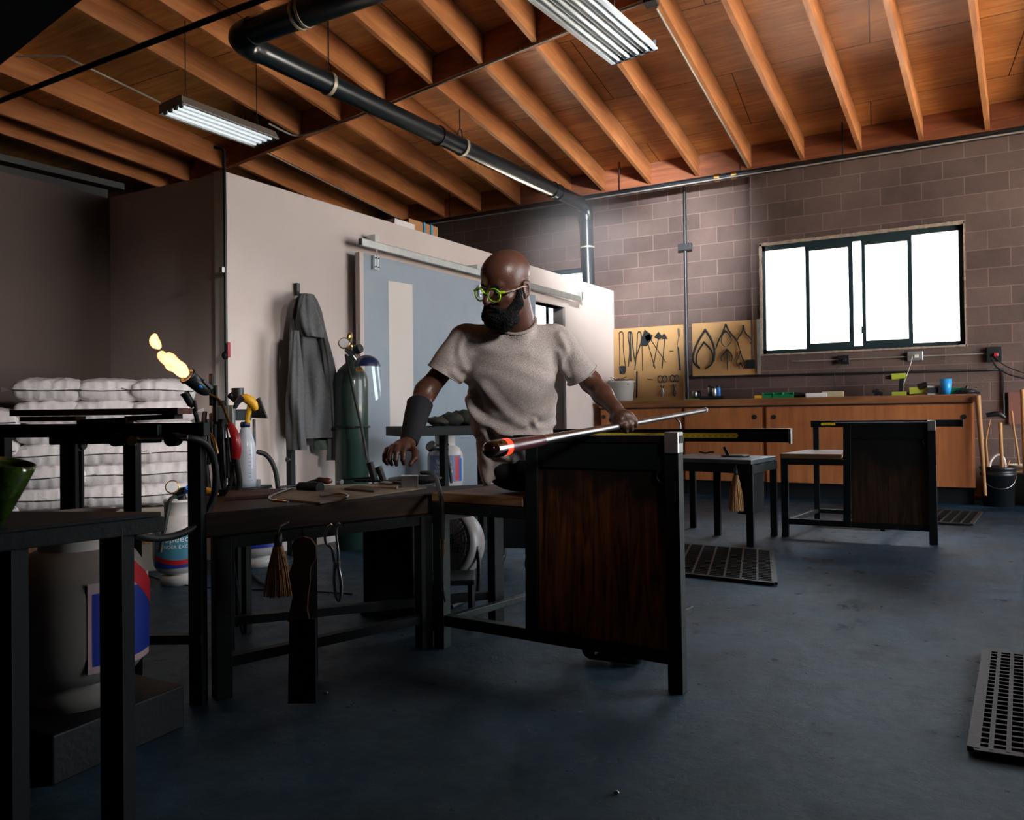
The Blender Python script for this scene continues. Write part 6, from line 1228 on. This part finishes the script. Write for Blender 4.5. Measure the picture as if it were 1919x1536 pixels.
# his right arm (left in the picture)
rs_, re_, rm_, rw_ = at(868, 648, 2.80), at(798, 733, 2.80), at(785, 765, 2.74), at(765, 830, 2.62)
Bd.chain([rs_, re_, rm_, rw_], [.040, .040, .040, .027], .025)
def hand(wr, mcps, pips, dips, tips, th, rr=.0088, kp=.012):
    for m_, a, b, c_ in zip(mcps, pips, dips, tips):
        Bd.cap(wr, m_, .020, rr*1.35, kp); Bd.cap(m_, a, rr*1.22, rr*1.12, .004); Bd.cap(a, b, rr*1.1, rr, .0025); Bd.cap(b, c_, rr, rr*.82, .0025)
    for a, b in zip(mcps[:-1], mcps[1:]): Bd.cap((a + wr)/2, (b + wr)/2, .017, .017, .01)
    Bd.chain(th, [.016, .0135, .0115, .0085], .006)
hand(rw_, [at(757, 840, 2.525), at(746, 837, 2.52), at(735, 838, 2.525), at(726, 843, 2.535)], [at(755, 849, 2.475), at(743, 848, 2.468), at(731, 849, 2.475), at(721, 853, 2.495)],
     [at(755, 861, 2.462), at(741, 861, 2.455), at(730, 861, 2.465), at(721, 862, 2.488)], [at(757, 869, 2.475), at(743, 871, 2.468), at(734, 870, 2.478), at(726, 869, 2.50)],
     [at(768, 834, 2.59), at(778, 846, 2.55), at(777, 859, 2.515), at(769, 870, 2.50)])
# his left arm and the fist round the blowpipe
ls_, le_, lw_ = at(1050, 648, 2.84), at(1108, 716, 2.89), at(1152, 765, 2.755)
Bd.chain([ls_, le_, le_*.5 + lw_*.5, lw_], [.040, .040, .037, .028], .025)
hand(lw_, [at(1160, 795, 2.70), at(1171, 798, 2.698), at(1181, 795, 2.703), at(1189, 788, 2.712)], [at(1162, 806, 2.735), at(1173, 807, 2.733), at(1183, 804, 2.74), at(1191, 797, 2.745)],
     [at(1163, 800, 2.768), at(1174, 801, 2.768), at(1184, 798, 2.772), at(1192, 792, 2.775)], [at(1163, 792, 2.778), at(1174, 792, 2.778), at(1184, 790, 2.782), at(1191, 787, 2.785)],
     [at(1151, 772, 2.745), at(1148, 786, 2.73), at(1153, 793, 2.712), at(1163, 787, 2.696)], rr=.0092)
Bd.ell(at(1169, 781, 2.712), (.040, .020, .028), Fr, .012)
rs3 = np.random.RandomState(9)
Bd.build('body', M['skin'], man)
# beard, moustache, eyebrows
Be = Field(.0028)
def be(c, r, k=.015): Be.ell(hp_(*c), V(r), HR, k)
be((0, .062, -.100), (.056, .054, .044)); be((0, .080, -.082), (.047, .038, .034))
for s_ in (-1, 1):
    Be.cap(hp_(.072*s_, .020, .000), hp_(.068*s_, .028, -.045), .009, .018, .012); Be.cap(hp_(.064*s_, .03, -.045), hp_(.042*s_, .07, -.090), .022, .030, .015); Be.cap(hp_(.030*s_, .100, -.052), hp_(.045*s_, .078, -.075), .007, .014, .01)
    Be.cap(hp_(0, .111, -.040), hp_(.028*s_, .100, -.048), .0055, .006, .008); Be.cap(hp_(.050*s_, .04, -.10), hp_(0, .045, -.12), .022, .030, .015)
for s_ in (-1, 1): Be.ell(hp_(.007*s_, .122, -.060), (.012, .014, .0065), HR, .004, True)
def fuzz(P): return .0022*np.sin(P[:, 0]*900 + 3*np.sin(P[:, 2]*500))*np.sin(P[:, 2]*800 + P[:, 1]*600) + .0012*rs3.randn(len(P))
M['beard'] = mat('black curly beard', (.006, .006, .007), .75, bump=.8, bscale=260, spec=.25)
Be.build('beard', M['beard'], man, fuzz)
for s_ in (-1, 1): MB().tube([hp_(.016*s_, .100, .030), hp_(.034*s_, .096, .036), hp_(.052*s_, .080, .030)], [.003, .0042, .002], 8, sm=2).build('eyebrow', M['beard'], man)
M['eye_white'] = mat('eye white', (.45, .40, .37), .2); M['iris'] = mat('dark iris', (.01, .006, .004), .1)
for s_ in (-1, 1):
    ec = hp_(.0315*s_, .0835, .0085); ey = MB().ell(ec, (.0122, .0122, .0118), HR).build('eye', M['eye_white'], man); MB().ell(ec + HR @ V(0, .0095, -.0045), (.0055, .0035, .0055), HR, 12, 8).build('iris', M['iris'], ey)
# glasses
M['lime'] = mat('lime green acetate', (.50, .78, .02), .18, col2=(.10, .50, .03), scale=30, coat=.8); M['tortoise'] = mat('tortoiseshell acetate', (.30, .14, .10), .25, col2=(.03, .015, .015), scale=90, coat=.5)
gz = MB(); lens_c = []
for s_ in (-1, 1):
    c_ = (.0345*s_, .1185, .004); lens_c.append(c_); pts = []
    for a in np.linspace(0, 2*math.pi, 29)[:-1]:
        x = .0265*math.cos(a); z = .0235*math.sin(a)*(1 + .08*math.cos(a)*s_); pts.append(hp_(c_[0] + x, c_[1] - .9*(c_[0] + x)**2*2.2, c_[2] + z))
    gz.tube(pts, .0032, 8, closed=True)
    gz.tube([hp_((.0345 + .024)*s_, .1185 - .0060, .014), hp_(.070*s_, .104, .014), hp_(.074*s_, .098, .013)], [.0035, .005, .0045], 8)
gz.tube([hp_(-.010, .1195, .008), hp_(0, .122, .011), hp_(.010, .1195, .008)], .0033, 8, sm=1)
gl_ = thing('glasses', None, None, Hc); gl_.parent = man; gl_.location = tuple(Hc - V(man.location[:])); gl_['label'] = 'lime green round glasses'
gz.build('frame', M['lime'], gl_)
for s_ in (-1, 1): MB().tube([hp_(.074*s_, .098, .013), hp_(.080*s_, .05, .012), hp_(.083*s_, .0, .014), hp_(.083*s_, -.02, .002)], [.0042, .0042, .0038, .003], 8, sm=1).build('temple', M['tortoise'], gl_)
for s_, c_ in zip((-1, 1), lens_c):
    lb = MB(); pts = [hp_(c_[0] + .025*math.cos(a), c_[1] - 1.98*(c_[0] + .025*math.cos(a))**2, c_[2] + .022*math.sin(a)) for a in np.linspace(0, 2*math.pi, 25)[:-1]]; lb.add(pts, [tuple(range(24))]); lb.build('lens', M['pane'], gl_)
# t-shirt
Ts = Field(.0042)
Ts.ell(at(957, 700, 2.835), (.182, .118, .150), Fr, .04); Ts.ell(at(960, 662, 2.83), (.170, .105, .085), Fr, .04)
Ts.cap(at(882, 636, 2.81), at(1036, 636, 2.84), .058, .060, .05); Ts.ell(at(959, 765, 2.91), (.184, .125, .20), Fr, .05); Ts.ell(at(962, 860, 2.96), (.138, .130, .15), Fr, .05); Ts.cap(at(925, 850, 2.93), at(918, 905, 2.90), .050, .030, .05)
Ts.cap(at(868, 640, 2.80), at(832, 700, 2.80), .060, .071, .035); Ts.cap(at(1048, 642, 2.84), at(1090, 703, 2.88), .060, .069, .035)
Ts.cap(nb0 + V(0, 0, -.05), hp_(0, -.03, -.075), .068, .058, .012)
# open neck, open sleeves
Ts.plane(at(903, 915, 2.9), V(_R)*.56 - V(_U)*.83)
su = unit(at(832, 700, 2.80) - at(868, 640, 2.80)); sl = unit(at(1090, 703, 2.88) - at(1048, 642, 2.84))
folds = [([(880, 735), (892, 775), (915, 800), (965, 818), (1040, 812)], .012, 7), ([(884, 748), (889, 800), (899, 860), (908, 900)], .007, 6), ([(1046, 735), (1020, 775), (975, 800), (935, 812)], .008, 8), ([(880, 750), (905, 815), (930, 850), (960, 862)], .011, 7), ([(900, 830), (915, 870), (915, 905)], .008, 6), ([(1050, 790), (1025, 802), (1005, 800), (1000, 790)], .009, 5), ([(905, 725), (960, 790), (1010, 808)], .005, 8), ([(870, 690), (858, 655), (872, 628)], .006, 6), ([(1050, 692), (1062, 655), (1048, 628)], .006, 6), ([(850, 700), (862, 712), (868, 718)], .008, 6), ([(885, 640), (935, 662), (990, 660)], .003, 8), ([(1062, 705), (1052, 680), (1048, 660)], .006, 5)]
def wrinkle(P):
    px, py = topx(P); d = np.zeros(len(P)); fr_ = ((CAM - P) @ unit(CAM - V(*at(960, 700, 2.8)))) < 2.95
    for pl__, amp, w in folds:
        best = np.full(len(P), 1e9)
        q = [V(*p) for p in pl__]
        for _ in range(2):
            q2 = [q[0]]
            for a, b in zip(q[:-1], q[1:]): q2 += [a*.75 + b*.25, a*.25 + b*.75]
            q = q2 + [q[-1]]
        for a, b in zip(q[:-1], q[1:]):
            ba = b - a; t = np.clip(((px - a[0])*ba[0] + (py - a[1])*ba[1])/(ba @ ba), 0, 1); best = np.minimum(best, np.hypot(px - a[0] - ba[0]*t, py - a[1] - ba[1]*t))
        d += amp*np.exp(-(best/w)**2) - amp*.45*np.exp(-((best - 2*w)/w)**2)
    d = np.where(fr_, d, 0)
    return d + .0022*np.sin(P[:, 0]*31 + 4*np.sin(P[:, 2]*17))*np.sin(P[:, 2]*27 + P[:, 1]*19)
M['tee'] = mat('heather grey jersey', (.56, .50, .475), .88, col2=(.22, .19, .18), scale=270, bump=.25, bscale=330, spec=.2, detail=6, stretch=(1, 1, 2.2))
def sleeve_cut(F_, p, n, rad):
    F_.ops.append(('s', V(p), unit(n), rad))
# sleeve ends are trimmed by flat hems: everything past the hem plane and close to the arm is removed
_old = Field.mesh
tee = Ts.build('tshirt', M['tee'], man, wrinkle)
def trim(o, p, n, rad, parent):
    import bmesh
    me = o.data; bm = bmesh.new(); bm.from_mesh(me); sh = V(parent.location[:]); p = V(p) - sh; n = unit(n)
    fs = [f for f in bm.faces if (lambda c: 0 < (c - p) @ n < .25 and np.linalg.norm((c - p) - n*((c - p) @ n)) < rad)(V(*f.calc_center_median()))]
    bmesh.ops.delete(bm, geom=fs, context='FACES'); bm.to_mesh(me); bm.free()
h1_ = at(833, 700, 2.80) + su*.004; h2_ = at(1090, 702, 2.88) + sl*.004
trim(tee, h1_, su, .11, man); trim(tee, h2_, sl, .11, man)
ncen = nb0 + (hp_(0, -.03, -.075) - nb0)*.30; nax = unit(hp_(0, -.03, -.06) - nb0)
trim(tee, ncen + nax*.012, nax, .092, man)
md = tee.modifiers.new('thickness', 'SOLIDIFY'); md.thickness = .0025; md.offset = -1
cx, cy2, _z = frame(nax, Tc)
MB().tube([ncen + nax*(.012) + (cx*math.cos(a)*.0685 + cy2*math.sin(a)*.0685) for a in np.linspace(0, 2*math.pi, 37)[:-1]], .0075, 8, closed=True).build('collar', M['tee'], man)
for hc_, hn, nm_, r_ in ((h1_, su, 'sleeve_hem', .0705), (h2_, sl, 'sleeve_hem', .0685)):
    xx_, yy_, _z = frame(hn); MB().tube([hc_ - hn*.002 + (xx_*math.cos(a) + yy_*math.sin(a))*r_ for a in np.linspace(0, 2*math.pi, 37)[:-1]], .0030, 6, closed=True).build(nm_, M['tee'], man)
# arm sleeve
asl = MB(); a_ = at(787, 757, 2.752); b_ = at(766, 829, 2.625); mid_ = (a_ + b_)/2
asl.tube([a_ + (a_ - b_)*.0, a_*.85 + b_*.15, mid_, b_*.85 + a_*.15, b_], [.0500, .0480, .043, .0355, .0330], 28, sm=1)
asl.warp(lambda p: p + .0010*V(math.sin(p[2]*210), math.cos(p[2]*190), 0)); asl.build('arm_sleeve', mat('dark navy knit', (.006, .007, .011), .85, bump=.3, bscale=200), man)
# trousers and shoes
Tr = Field(.006); hp0 = at(945, 890, 2.98); hz = .735; hipc = V(hp0[0], hp0[1], hz) + V(ux1)*.06; u1 = V(ux1); v1 = V(uy1)
Tr.ell(hipc, (.125, .13, .092), np.array([u1, v1, V(0, 0, 1)]).T, .03); Tr.ell(hipc + V(.03, .02, .05), (.09, .09, .06), np.array([u1, v1, V(0, 0, 1)]).T, .03)
for s_ in (0, 1):
    hj = hipc + v1*(.02 + .17*s_) + u1*.02; kn_ = hj + u1*.36 + v1*(.03*s_) + V(0, 0, -.02); an = kn_ - u1*.03 + V(0, 0, -.60); an[2] = .10
    Tr.chain([hj, kn_, an], [.085, .062, .048], .03)
    sf = Field(.006); sf.cap(V(an[0] - .03, an[1], .045), V(an[0] + .14, an[1] + .01, .035), .042, .034, .02); sf.plane(V(an[0], an[1], .004), V(0, 0, -1)); sf.build('shoe', M['rubber'], man)
Tr.build('trousers', mat('black trousers', (.006, .007, .009), .85, bump=.2, bscale=90), man)

# thin smoke drifting below the rafters, lit by daylight and the added wall spot
sm_ = bpy.data.materials.new('thin smoke'); sm_.use_nodes = True; nt = sm_.node_tree; nt.nodes.clear(); N = nt.nodes; L = nt.links
ou = N.new('ShaderNodeOutputMaterial'); vs_ = N.new('ShaderNodeVolumeScatter'); vs_.inputs['Anisotropy'].default_value = 0; vs_.inputs['Color'].default_value = (.97, .97, 1, 1); tcn = N.new('ShaderNodeTexCoord'); nn_ = N.new('ShaderNodeTexNoise'); nn_.inputs['Scale'].default_value = 1.6; nn_.inputs['Detail'].default_value = 3; L.new(tcn.outputs['Object'], nn_.inputs[0])
gr = N.new('ShaderNodeTexGradient'); gr.gradient_type = 'SPHERICAL'; mpg = N.new('ShaderNodeMapping'); mpg.inputs['Scale'].default_value = (1/1.15, 1/.75, 1/.75); L.new(tcn.outputs['Object'], mpg.inputs[0]); L.new(mpg.outputs[0], gr.inputs[0])
mr = N.new('ShaderNodeMapRange'); mr.inputs[1].default_value = .3; mr.inputs[2].default_value = .75; mr.inputs[3].default_value = .15; mr.inputs[4].default_value = 1; L.new(nn_.outputs[0], mr.inputs[0])
mu = N.new('ShaderNodeMath'); mu.operation = 'MULTIPLY'; L.new(gr.outputs[0], mu.inputs[0]); L.new(mr.outputs[0], mu.inputs[1]); mu2 = N.new('ShaderNodeMath'); mu2.operation = 'MULTIPLY'; mu2.inputs[1].default_value = .55; L.new(mu.outputs[0], mu2.inputs[0]); L.new(mu2.outputs[0], vs_.inputs['Density']); L.new(vs_.outputs[0], ou.inputs['Volume'])
sc_ = ony(1050, 450, 8.3); smk = MB().ell(sc_, (1.15, .72, .75), None, 28, 16); o = smk.build('smoke', sm_, None, origin=sc_); tag(o, 'thin pale smoke hanging in front of the block wall beside the duct', 'smoke', kind='stuff')
